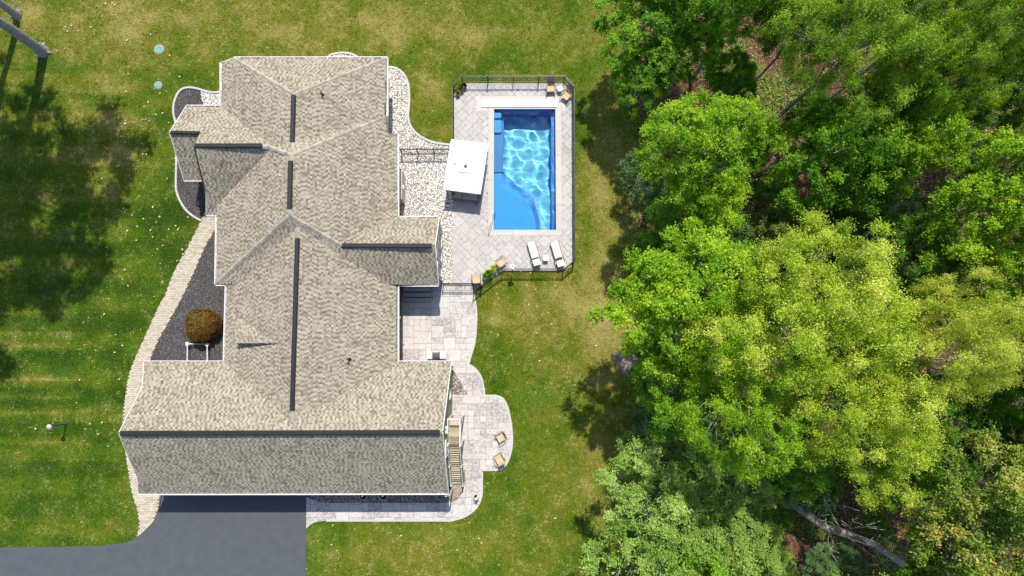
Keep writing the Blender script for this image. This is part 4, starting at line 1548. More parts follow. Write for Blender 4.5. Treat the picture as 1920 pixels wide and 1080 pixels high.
def lounger(label, h0, h1):
    """cream lounger, foot end h0, head end h1 (photo survey)"""
    a, b_ = P(*h0, .35), P(*h1, .45)
    c_ = (a + b_) / 2
    t = thing('sun_lounger', label, 'lounger', (c_.x, c_.y, .055), 'cream sun loungers')
    w = local(t)
    L = (b_ - a).length
    W = .56
    MB().add([w(0, 0, 0)], []) 
    s_ = MB()
    s_.box(w(0, -L / 2 + .60, .34), (W, 1.22, .05))
    s_.build('seat', M['cream_sling'], t, bevel=.015)
    s_ = MB()
    s_.add([w(-W / 2, L / 2 - .46, .37), w(W / 2, L / 2 - .46, .37), w(W / 2, L / 2 + .02, .62), w(-W / 2, L / 2 + .02, .62),
            w(-W / 2, L / 2 - .46, .33), w(W / 2, L / 2 - .46, .33), w(W / 2, L / 2 + .02, .58), w(-W / 2, L / 2 + .02, .58)],
           [(0, 1, 2, 3), (7, 6, 5, 4), (0, 3, 7, 4), (1, 5, 6, 2), (3, 2, 6, 7), (0, 4, 5, 1)])
    s_.build('backrest', M['cream_sling'], t)
    for sx in (-1, 1):
        x = sx * (W / 2 + .025)
        MB().tube([w(x, -L / 2 - .04, .33), w(x, L / 2 - .1, .33)], .022, 6).build('frame_rail', M['grey_frame'], t)
        MB().tube([w(x, .16, .33), w(x, .22, .58), w(x, .62, .58), w(x, .66, .33)], .018, 6).build('arm', M['grey_frame'], t)
        for yy in (-L / 2 + .12, L / 2 - .2):
            MB().tube([w(x, yy, 0), w(x, yy, .33)], .02, 6).build('leg', M['grey_frame'], t)
    d_ = b_ - a
    t.rotation_euler.z = math.atan2(d_.y, d_.x) - math.pi / 2
    return t


lounger('cream sun lounger south of the pool, the one nearer the bend of the fence', (995.5, 454), (1008, 497))
lounger('cream sun lounger south of the pool, the one nearer the east fence', (1039, 454), (1053, 499))

# grill
q = P(818, 666, .95)
gr = thing('gas_grill', 'gas grill with dark lid and two white side shelves on the patio', 'grill', (q.x, q.y, .05))
w = local(gr)
MB().box(w(-.47, 0, .90), (.40, .50, .05)).build('side_shelf', M['white_plastic'], gr, bevel=.01)
MB().box(w(.47, 0, .90), (.40, .50, .05)).build('side_shelf', M['white_plastic'], gr, bevel=.01)
MB().box(w(0, 0, .42), (.54, .46, .80)).build('cabinet', M['grey_frame'], gr)
ld = MB()
pr = [(-.26, .90), (-.26, 1.02), (-.16, 1.12), (.06, 1.14), (.22, 1.06), (.26, .90)]
vs = [w(sx, y, z) for sx in (-.27, .27) for y, z in pr]
ld.add(vs, [(i, i + 1, 7 + i, 6 + i) for i in range(5)] + [tuple(range(5, -1, -1)), tuple(range(6, 12))])
lo_ = ld.build('lid', M['grill_lid'], gr)
MB().tube([w(-.2, .30, 1.02), w(.2, .30, 1.02)], .018, 6).build('handle', M['steel'], lo_)
MB().box(w(0, .24, 1.08), (.44, .06, .05)).build('warming_rack', M['white_plastic'], gr)
for k_ in range(3):
    MB().lathe(w(.38 + k_ * .08, -.16, .925), [(.025, 0), (.02, .02)], 8).build('knob', M['black_metal'], gr)
for sx in (-.6, .6):
    MB().tube([w(sx, -.2, 0), w(sx, -.2, .88)], .02, 6).build('leg', M['grey_frame'], gr)


# pots and plants
def leaf_tuft(root, w, r, h, n, m, name='foliage', spiky=False, z0=.3, seed=1, flat_=.6):
    rr_ = np.random.default_rng(seed)
    az_ = rr_.uniform(0, 2 * np.pi, n)
    el = rr_.uniform(.15, 1.3, n)
    L = r * rr_.uniform(.6, 1.1, n)
    base = np.array(w(0, 0, z0))
    Vs = []
    for i in range(n):
        d_ = np.array([math.cos(az_[i]) * math.cos(el[i]), math.sin(az_[i]) * math.cos(el[i]), math.sin(el[i]) * h / r])
        s_ = np.array([-math.sin(az_[i]), math.cos(az_[i]), 0]) * (.025 if spiky else .07)
        o_ = base + (d_ * L[i] * rr_.uniform(.2, .6) if not spiky else 0)
        tip = o_ + d_ * L[i] * (1 if spiky else .45) + np.array([0, 0, -.08 * (1 if spiky else 0)])
        mid_ = (o_ + tip) / 2 + np.array([0, 0, .04])
        Vs += [o_, mid_ + s_, tip, mid_ - s_]
    Vs = np.array(Vs)
    off = np.array(root.location)
    return fast_mesh(name, Vs - off, np.arange(len(Vs)).reshape(-1, 4), np.repeat(rr_.random(n), 4), m, root)


def potted(label, px, py, r, h, pr_, m, spiky=False, seed=1, potm='terracotta', foliage=True):
    q = g(px, py)
    t = thing('potted_plant', label, 'potted plant', (q[0], q[1], .055))
    w = local(t)
    MB().lathe(w(0, 0, 0), [(pr_ * .65, 0), (pr_, .30), (pr_ * 1.08, .30), (pr_ * 1.08, .35), (pr_ * .9, .35), (pr_ * .88, .29)], 14).build('pot', M[potm], t)
    MB().lathe(w(0, 0, .27), [(pr_ * .85, 0), (pr_ * .8, .03)], 12).build('soil', M['soil'], t)
    if foliage:
        leaf_tuft(t, w, r, h, 150 if not spiky else 90, m, spiky=spiky, seed=seed)
    return t


potted('small terracotta pot nearly bare, southern of the three in the north west deck corner', 859, 178, .14, .15, .17, LM['rust'], seed=3)
potted('bushy green potted plant in the middle of the three in the north west deck corner', 865.5, 168, .34, .35, .16, LM['dull'], seed=4)
potted('terracotta pot with rust coloured plant, northern of the three in the north west deck corner', 871.5, 163.5, .22, .25, .17, LM['rust'], seed=5)
potted('spiky yellow green plant inside the bend of the fence', 925.5, 504.5, .48, .5, .2, LM['yellow'], spiky=True, seed=6)
potted('broad leaved dark green plant inside the slanting fence, beside the spiky one', 916.5, 513.5, .40, .45, .2, LM['green'], seed=7)
potted('small leafy green plant inside the slanting fence, nearest the gate', 910.5, 519, .32, .35, .18, LM['green'], seed=8)

# pole with white basket by the south fence
q = g(961, 506)
t = thing('garden_pole', 'white globe cluster on a tall pole at the south pool fence', 'garden light', (q[0], q[1], .05))
w = local(t)
MB().tube([w(0, 0, 0), w(0, 0, 1.75)], .025, 7).build('pole', M['black_metal'], t)
for k_ in range(5):
    a_ = k_ * 1.256
    MB().lathe(w(.13 * math.cos(a_), .13 * math.sin(a_), 1.68), [(.03, 0), (.09, .05), (.10, .11), (.06, .18), (.01, .2)], 10).build('globe', M['white_plastic'], t, smooth_=True)
# pool rail
q0, q1 = g(916.5, 437), g(926, 401)
t = thing('pool_handrail', 'thin bent metal handrail at the south west pool corner', 'handrail', (q0[0], q0[1], .06))
MB().tube([(q0[0], q0[1], .06), (q0[0] + .03, q0[1] + .1, .72), (q0[0] + .16, q0[1] + .5, .80), (q1[0] - .02, q1[1] - .2, .75), (q1[0] + .08, q1[1] + .1, .2), (q1[0] + .1, q1[1] + .12, -.3)], .022, 8) \
    .build('rail', M['steel'], t, smooth_=True)
MB().lathe((q0[0], q0[1], .062), [(.06, 0), (.05, .02)], 10).build('foot_plate', M['steel'], t)

# ---------------------------------------------------------------- wooden stairs
yl0, yl1 = P(0, 783, 3).y, P(0, 833, 2.95).y
xl0, xl1 = XE_G + .04, P(865, 800, 3).x
stairs = thing('wooden_stairs', 'weathered wooden stairs with a landing and white handrails against the garage east wall', 'stairs', ((xl0 + xl1) / 2, (yl0 + yl1) / 2, 0))
yy = yl0
while yy > yl1 + .05:
    MB().box(((xl0 + xl1) / 2, yy - .065, 2.95 + random.uniform(-.004, .004)), (xl1 - xl0, .125, .035)).build('plank', M['deck_wood'], stairs)
    yy -= .14
NT = 18
ye_ = P(0, 907, .2).y
for i in range(NT):
    f_ = (i + .5) / NT
    yc = yl1 + (ye_ - yl1) * f_
    zc = 2.95 - (2.95 - .1) * (i + 1) / (NT + 1)
    MB().box(((xl0 + xl1) / 2, yc, zc), (xl1 - xl0 - .06, abs(ye_ - yl1) / NT * .66, .04)).build('tread', M['deck_wood'], stairs)
for x in (xl0 + .02, xl1 - .02):
    MB().bar((x, yl1, 2.85), (x, ye_, .02), .04, .26).build('stringer', M['deck_wood'], stairs)
    MB().bar((x, yl1, 3.92), (x, ye_, 1.05), .06, .05).build('handrail', M['white_metal'], stairs)
    MB().bar((x, yl0, 3.92), (x, yl1, 3.92), .06, .05).build('handrail', M['white_metal'], stairs)
    MB().bar((x, yl0, 2.88), (x, yl1, 2.88), .04, .18).build('joist', M['deck_wood'], stairs)
    for y_, z0_, z1_ in ((yl0 - .05, 0, 3.98), (yl1 + .02, 0, 3.98), ((yl1 + ye_) / 2, 1.45, 2.55), (ye_ + .02, .0, 1.15)):
        MB().bar((x, y_, z0_), (x, y_, z1_), .09, .09).build('post', M['white_metal'], stairs)
    for k_ in range(22):
        f_ = (k_ + .5) / 22
        MB().bar((x, yl1 + (ye_ - yl1) * f_, 2.95 - 2.9 * f_), (x, yl1 + (ye_ - yl1) * f_, 3.92 - 2.87 * f_), .025, .025).build('baluster', M['black_metal' if x > xl0 + .1 else 'white_metal'], stairs)
MB().bar((xl0, yl0 - .02, 3.92), (xl1, yl0 - .02, 3.92), .06, .05).build('handrail', M['white_metal'], stairs)
pad = MB().prism([g(845, 936), g(866, 922), g(866, 903), g(845, 903)], .0, .075)
struct(pad.build('stair_pad', mat('stair_pad', [(.2, (.24, .18, .12)), (.8, (.46, .38, .28))], noise=1.2, scale=5, rough=.9)), 'brownish concrete pad at the foot of the wooden stairs')

# ---------------------------------------------------------------- planters by the south wall
for px, lb in ((680.5, 'left one of two grey planters in the shaded rocks by the garage'), (718.5, 'right one of two grey planters in the shaded rocks by the garage')):
    q = P(px, 930, .55)
    t = thing('planter', lb, 'planter', (q.x, q.y, 0), 'grey planters by the garage')
    w = local(t)
    b_ = MB()
    top = [(-.30, .22), (-.30, -.05), (-.19, -.30), (.19, -.30), (.30, -.05), (.30, .22)]
    bot = [(x * .75, y * .75) for x, y in top]
    b_.add([w(x, y, .55) for x, y in top] + [w(x, y, 0) for x, y in bot] + [w(x * .82, y * .82, .55) for x, y in top] + [w(x * .78, y * .78, .40) for x, y in top],
           [(i, (i + 1) % 6, 6 + (i + 1) % 6, 6 + i)[::1] for i in range(6)] + [(i, 12 + i, 12 + (i + 1) % 6, (i + 1) % 6) for i in range(6)] +
           [(12 + i, 18 + i, 18 + (i + 1) % 6, 12 + (i + 1) % 6) for i in range(6)] + [tuple(range(18, 24))])
    b_.build('body', mat('planter_grey', [(.5, (.42, .46, .52))], noise=0, rough=.6), t)
    MB().lathe(w(0, .02, .40), [(.24, 0), (.25, .13), (.21, .13), (.20, .03)], 14).build('bowl', M['dark_void'], t)
    MB().bar(w(-.10, -.06, .50), w(.08, .10, .60), .11, .06).build('liner', M['white_plastic'], t)
# little figure on the curved walkway
q = g(893, 932)
t = thing('garden_figure', 'small black and white garden figure on the outer edge of the curved walkway', 'ornament', (q[0], q[1], .06))
w = local(t)
MB().lathe(w(0, 0, 0), [(.16, 0), (.19, .15), (.16, .35), (.10, .50), (.03, .53)], 12).build('body', M['white_plastic'], t, smooth_=True)
MB().lathe(w(-.02, .10, .10), [(.10, 0), (.13, .15), (.10, .34), (.04, .42)], 10).build('back', M['black_metal'], t, smooth_=True)
MB().lathe(w(.03, 0, .52), [(.05, 0), (.10, .06), (.09, .15), (.02, .19)], 12).build('head', M['white_plastic'], t, smooth_=True)
MB().bar(w(.08, -.10, .60), w(.16, -.20, .57), .05, .04).build('beak', M['black_metal'], t)
MB().lathe(w(-.06, -.28, 0), [(.17, 0), (.16, .10), (.08, .16), (.01, .17)], 9).build('base_stone', M['step_stone'], t)

# white frame in the mulch bed
t = thing('white_frame', 'white square arbor frame standing in the mulch beside the round shrub', 'arbor', (g(372, 660)[0], g(372, 660)[1], 0))
h_ = .5
c0, c1, c2, c3 = P(351.5, 644.5, h_), P(388.5, 645.5, h_), P(389, 690, h_), P(351, 690, h_)
for a_, b_ in ((c0, c1), (c1, c2), (c0, c3)):
    MB().bar(a_, b_, .055, .06).build('beam', M['white_metal'], t)
for c_ in (c0, c1, c2, c3):
    MB().bar((c_.x, c_.y, 0), (c_.x, c_.y, h_ + .02), .08, .08).build('post', M['white_metal'], t)
for c_ in (c0, c1):
    o_ = MB()
    for k_ in range(4):
        a_ = math.pi / 4 + k_ * math.pi / 2
        o_.box((c_.x + .09 * math.cos(a_), c_.y + .09 * math.sin(a_), h_ + .05), (.10, .10, .06), rz=a_)
    o_.build('corner_cap', M['white_metal'], t)

# lamp post on the west lawn
q = g(124, 795)
lp = thing('lamp_post', 'short green lamp post with a pinkish lantern on the west lawn', 'lamp post', (q[0], q[1], 0))
w = local(lp)
MB().lathe(w(0, 0, 0), [(.10, 0), (.09, .12), (.045, .16), (.04, 1.55), (.06, 1.60)], 10).build('post', M['post_green'], lp)
MB().bar(w(-.0, -.20, 1.42), w(0, .20, 1.42), .03, .03).build('crossbar', M['post_green'], lp)
for sy in (-.2, .2):
    MB().lathe(w(0, sy, 1.40), [(.02, 0), (.035, .03), (.02, .07)], 8).build('finial', M['lamp_glass'], lp)
MB().lathe(w(0, 0, 1.60), [(.10, 0), (.15, .25), (.15, .26)], 6).build('lantern', M['lamp_glass'], lp)
MB().lathe(w(0, 0, 1.86), [(.19, 0), (.06, .12), (.02, .17)], 6).build('lantern_cap', M['lamp_glass'], lp)
# septic lids
for px, py, r_l, lb in ((298.5, 92.5, .33, 'larger teal round lid set in the lawn north west of the house'), (297, 160, .27, 'smaller teal round lid set in the lawn, the one nearer the house')):
    q = g(px, py)
    t = thing('drain_lid', lb, 'lid', (q[0], q[1], 0))
    w = local(t)
    MB().lathe(w(0, 0, 0), [(r_l, 0), (r_l, .05), (r_l * .9, .07)], 20).build('cover', M['lid'], t)
    MB().lathe(w(0, 0, .0), [(r_l * 1.12, 0), (r_l * 1.12, .03), (r_l * .98, .03), (r_l * .98, 0)], 20).build('rim', M['curb'], t)
    for k_ in range(4):
        a_ = k_ * math.pi / 2 + .4
        MB().lathe(w(r_l * .7 * math.cos(a_), r_l * .7 * math.sin(a_), .07), [(.02, 0), (.015, .01)], 6).build('screw', M['steel'], t)

# round rust coloured shrub
q = g(389, 612)
sb = thing('shrub', 'round rust and olive shrub in the dark mulch beside the house', 'shrub', (q[0], q[1], 0))
rs = np.random.default_rng(77)
nb = 15000
u1, u2 = rs.random(nb), rs.random(nb)
th, ph = np.arccos(1 - u1 * 1.15), u2 * 2 * np.pi
bump_ = .045 * np.sin(9 * ph + 2 * np.sin(5 * th)) + .05 * np.sin(11 * th + 3 * np.sin(4 * ph)) + .07 * np.sin(3 * ph + 1) + rs.normal(0, .035, nb)
R_ = (1.20 + bump_)
dx, dy, dz = np.sin(th) * np.cos(ph), np.sin(th) * np.sin(ph), np.cos(th)
cpt = np.stack([R_ * dx * 1.02, R_ * dy * .98, .65 + R_ * .80 * dz], 1)
nn_ = np.stack([dx, dy, dz], 1) + rs.normal(0, .5, (nb, 3))
nn_ /= np.linalg.norm(nn_, axis=1)[:, None]
t1 = np.cross(nn_, rs.normal(0, 1, (nb, 3)))
t1 /= np.linalg.norm(t1, axis=1)[:, None]
t2_ = np.cross(nn_, t1)
ls = rs.uniform(.035, .06, nb)[:, None]
Vv = np.stack([cpt - t1 * ls, cpt + t2_ * ls * .5, cpt + t1 * ls, cpt - t2_ * ls * .5], 1).reshape(-1, 3)
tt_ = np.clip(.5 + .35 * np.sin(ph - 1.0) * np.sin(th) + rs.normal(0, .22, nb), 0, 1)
fast_mesh('foliage', Vv, np.arange(4 * nb).reshape(-1, 4), np.repeat(tt_, 4), LM['rust'], sb)
MB().lathe((q[0], q[1], .1), [(.6, 0), (1.02, .5), (.95, .95), (.5, 1.3), (.05, 1.42)], 16).build('branches', M['shrub_wood'], sb, smooth_=True)

# fallen leaves on the lawn
nf = 150
fx, fy = [], []
for cx_, cy_, sx_, sy_, k_ in [(270, 300, 45, 130, 70), (150, 40, 60, 40, 25), (300, 330, 40, 120, 30), (1010, 560, 90, 60, 30), (1130, 640, 40, 80, 20), (200, 740, 60, 80, 22), (880, 1000, 120, 50, 14), (600, 1040, 60, 30, 8),
                               (240, 560, 60, 80, 20)]:
    for _ in range(k_):
        p = g(random.gauss(cx_, sx_), random.gauss(cy_, sy_))
        fx.append(p[0])
        fy.append(p[1])
fx, fy = np.array(fx), np.array(fy)
ok = np.ones(len(fx), bool)
for poly in PAVED:
    ok &= ~inside_np(fx, fy, poly)
fx, fy = fx[ok], fy[ok]
fm = MB()
for x, y in zip(fx, fy):
    s_, a_ = random.uniform(.04, .095), random.uniform(0, 6.28)
    pts_ = []
    for k_ in range(5):
        rr2 = s_ * (1 if k_ % 2 == 0 else .55)
        pts_.append((x + rr2 * math.cos(a_ + k_ * 1.256), y + rr2 * math.sin(a_ + k_ * 1.256), .07 + random.uniform(0, .03)))
    fm.add(pts_, [tuple(range(5))], random.random())
fo = fm.build('fallen_leaves', M['fallen'])
tag(fo, 'pale dry leaves scattered over the lawn', 'leaves')
fo['kind'] = 'stuff'

# ---------------------------------------------------------------- trees
def bend_tube(a, b_, r0, r1, sag, mb, seed=0, n=5, sides=6):
    q = random.Random(seed)
    a, b_ = Vector(a), Vector(b_)
    pts, rad = [], []
    L = (b_ - a).length
    for i in range(n + 1):
        t = i / n
        p = a.lerp(b_, t) + Vector((q.uniform(-1, 1), q.uniform(-1, 1), q.uniform(-.5, .5))) * L * .035 * (0 < i < n)
        p.z += sag * math.sin(math.pi * t) * L
        pts.append(p)
        rad.append(r0 + (r1 - r0) * t)
    mb.tube(pts, rad, sides)


def crown_mesh(seed, R=4.6, HC=3.6, zc=9.5, lobes=95, twigs=22, leaves=15, leaf=.17, asp=.62, style='maple', gap=.0, lr=1.0):
    """leaf sprays on twigs round many limb ends: returns arrays and the lobe centres"""
    r = np.random.default_rng(seed)
    k1, k2, p1, p2 = r.integers(2, 4), r.integers(4, 7), r.uniform(0, 6), r.uniform(0, 6)
    cen, size = [], []
    tries = 0
    while len(cen) < lobes and tries < 20000:
        tries += 1
        u = r.random()
        th = math.acos(1 - 1.12 * u)
        ph = r.uniform(0, 2 * np.pi)
        prof = 1 + .17 * math.sin(k1 * ph + p1) + .11 * math.sin(k2 * ph + p2) + .12 * math.sin(3 * th + p1)
        q = prof * (r.uniform(.82, 1.0) if r.random() < .72 else r.uniform(.35, .8))
        c = np.array([R * q * math.sin(th) * math.cos(ph), R * q * math.sin(th) * math.sin(ph), HC * q * math.cos(th)])
        dmin = .52 * lr
        if cen and np.min(np.linalg.norm(np.array(cen) - c, axis=1)) < dmin:
            continue
        cen.append(c)
        size.append(r.uniform(.65, 1.15) * lr)
    cen = np.array(cen)
    size = np.array(size)
    m = len(cen)
    V, tt = [], []
    outw = cen / (np.linalg.norm(cen, axis=1)[:, None] + 1e-6)
    outw[:, 2] = outw[:, 2] * .5 + .15
    d = r.normal(0, .75, (m, twigs, 3)) + outw[:, None] * .85
    d[..., 2] *= .55
    d /= np.linalg.norm(d, axis=2)[..., None]
    L = r.uniform(.45, 1.05, (m, twigs)) * size[:, None]
    t = (np.arange(leaves)[None, None] + r.random((m, twigs, leaves))) / leaves
    t = .18 + .86 * t
    pos = cen[:, None, None] + d[:, :, None] * (L[..., None] * t)[..., None]
    pos[..., 2] -= (.28 if style == 'droop' else .10) * t ** 2 * L[..., None]
    pos += r.normal(0, .075 if style != 'fine' else .09, pos.shape)
    n = m * twigs * leaves
    pos = pos.reshape(-1, 3)
    if gap:
        h = hnoise(pos[:, 0] + 50, pos[:, 1], 1.3, seed) * .6 + hnoise(pos[:, 0], pos[:, 1] + 9, .5, seed + 1) * .4
        keep_ = h > gap
    else:
        keep_ = np.ones(n, bool)
    lobe_t = np.repeat(r.normal(0, .20, m), twigs * leaves)
    twig_t = np.repeat(r.normal(0, .12, m * twigs), leaves)
    az_ = np.repeat(np.arctan2(d[..., 1], d[..., 0]).ravel(), leaves) + r.normal(0, .8, n)
    pitch, roll = r.normal(-.15, .42, n), r.normal(0, .5, n)
    ln_ = leaf * r.uniform(.6, 1.25, n)
    x = np.stack([np.cos(az_) * np.cos(pitch), np.sin(az_) * np.cos(pitch), np.sin(pitch)], 1)
    y0 = np.stack([-np.sin(az_), np.cos(az_), np.zeros(n)], 1)
    z = np.cross(x, y0)
    y = y0 * np.cos(roll)[:, None] + z * np.sin(roll)[:, None]
    z = np.cross(x, y)
    a = pos - x * (ln_ * .5)[:, None]
    b_ = pos + y * (ln_ * asp * .5)[:, None] + z * (ln_ * .12)[:, None]
    c = pos + x * (ln_ * .5)[:, None]
    e = pos - y * (ln_ * asp * .5)[:, None] + z * (ln_ * .12)[:, None]
    V = np.stack([a, b_, c, e], 1)[keep_]
    tint = np.clip(.45 + lobe_t + twig_t + r.normal(0, .17, n), 0, 1)[keep_]
    V[..., 2] += zc
    V = V.reshape(-1, 3)
    # base point to which the limbs run
    return V, np.repeat(tint, 4), cen + np.array([0, 0, zc]), size


PROTO = {}


def make_proto(key, seed, trunk_mat='bark', rt=.22, **kw):
    V, tt_, cen, size = crown_mesh(seed, **kw)
    me = bpy.data.meshes.new('crown')
    nV = len(V)
    me.vertices.add(nV)
    me.vertices.foreach_set('co', V.astype(np.float32).ravel())
    me.loops.add(nV)
    me.loops.foreach_set('vertex_index', np.arange(nV, dtype=np.int32))
    me.polygons.add(nV // 4)
    me.polygons.foreach_set('loop_start', np.arange(0, nV, 4, dtype=np.int32))
    me.update(calc_edges=True)
    at = me.attributes.new('tint', 'FLOAT', 'POINT')
    at.data.foreach_set('value', tt_.astype(np.float32))
    me.materials.append(LM['green'])
    zc = kw.get('zc', 9.5)
    tk = MB()
    q = random.Random(seed)
    top = Vector((q.uniform(-.3, .3), q.uniform(-.3, .3), zc + .5))
    fork = Vector((top.x * .5, top.y * .5, zc * .55))
    tk.tube([(0, 0, -.1), (0, 0, .25), fork * .5, fork, top], [rt * 1.5, rt * 1.05, rt * .9, rt * .75, rt * .25], 9)
    order = list(range(len(cen)))
    q.shuffle(order)
    for i in order[:26]:
        c = Vector(cen[i])
        s_ = fork.lerp(top, q.uniform(0, .8))
        bend_tube(s_, c, rt * .22, .015, .03, tk, seed + i, n=4, sides=5)
        for k in range(2):
            bend_tube(s_.lerp(c, .6), c + Vector((q.uniform(-1, 1), q.uniform(-1, 1), q.uniform(-.2, .5))) * .8, rt * .09, .010, 0, tk, seed + i + k * 7, n=3, sides=4)
    me2 = bpy.data.meshes.new('trunk')
    me2.from_pydata(tk.v, [], tk.f)
    me2.polygons.foreach_set('use_smooth', [True] * len(me2.polygons))
    me2.materials.append(M[trunk_mat])
    PROTO[key] = (me, me2, zc, kw.get('R', 4.6))


make_proto('maple_a', 101, leaf=.155, lobes=150, twigs=30, leaves=17, gap=.2)
make_proto('maple_b', 102, leaf=.155, lobes=140, twigs=30, leaves=17, gap=.24, R=4.4, HC=4.0)
make_proto('maple_c', 103, leaf=.145, lobes=150, twigs=30, leaves=17, gap=.2, R=4.8, HC=3.2)
make_proto('fine_a', 104, leaf=.115, lobes=150, twigs=34, leaves=20, asp=.5, style='fine', gap=.2, trunk_mat='bark')
make_proto('fine_b', 105, leaf=.115, lobes=150, twigs=34, leaves=20, asp=.5, style='droop', gap=.22, R=4.9, HC=3.0)
make_proto('dense', 106, leaf=.145, lobes=150, twigs=30, leaves=17, gap=.12, R=4.5, HC=4.2)
make_proto('loose', 107, leaf=.14, lobes=125, twigs=26, leaves=16, gap=.28, R=4.6, HC=3.4, trunk_mat='pale_bark', rt=.13)
make_proto('bush', 108, leaf=.15, lobes=60, twigs=20, leaves=13, gap=.25, R=2.6, HC=1.9, zc=2.2, rt=.08, lr=.8)


def tree(label, px, py, rpx, zc, kind, leafm, group='woodland trees east of the lawn', name='tree', rot=None):
    me, me2, z0, R0 = PROTO[kind]
    q = P(px, py, zc)
    Rm = rpx / (F_PX / (H_CAM - zc)) * 1.02
    s_ = Rm / R0
    t = thing(name, label, 'tree' if name == 'tree' else 'bush', (q.x, q.y, 0), group)
    cr = bpy.data.objects.new('crown' if name == 'tree' else 'foliage', me)
    COL.objects.link(cr)
    cr.parent = t
    cr.material_slots[0].link = 'OBJECT'
    cr.material_slots[0].material = LM[leafm]
    tr = bpy.data.objects.new('trunk' if name == 'tree' else 'stems', me2)
    COL.objects.link(tr)
    tr.parent = t
    t.scale = (s_, s_, zc / z0)
    t.rotation_euler.z = rot if rot is not None else random.uniform(0, 6.28)
    return t


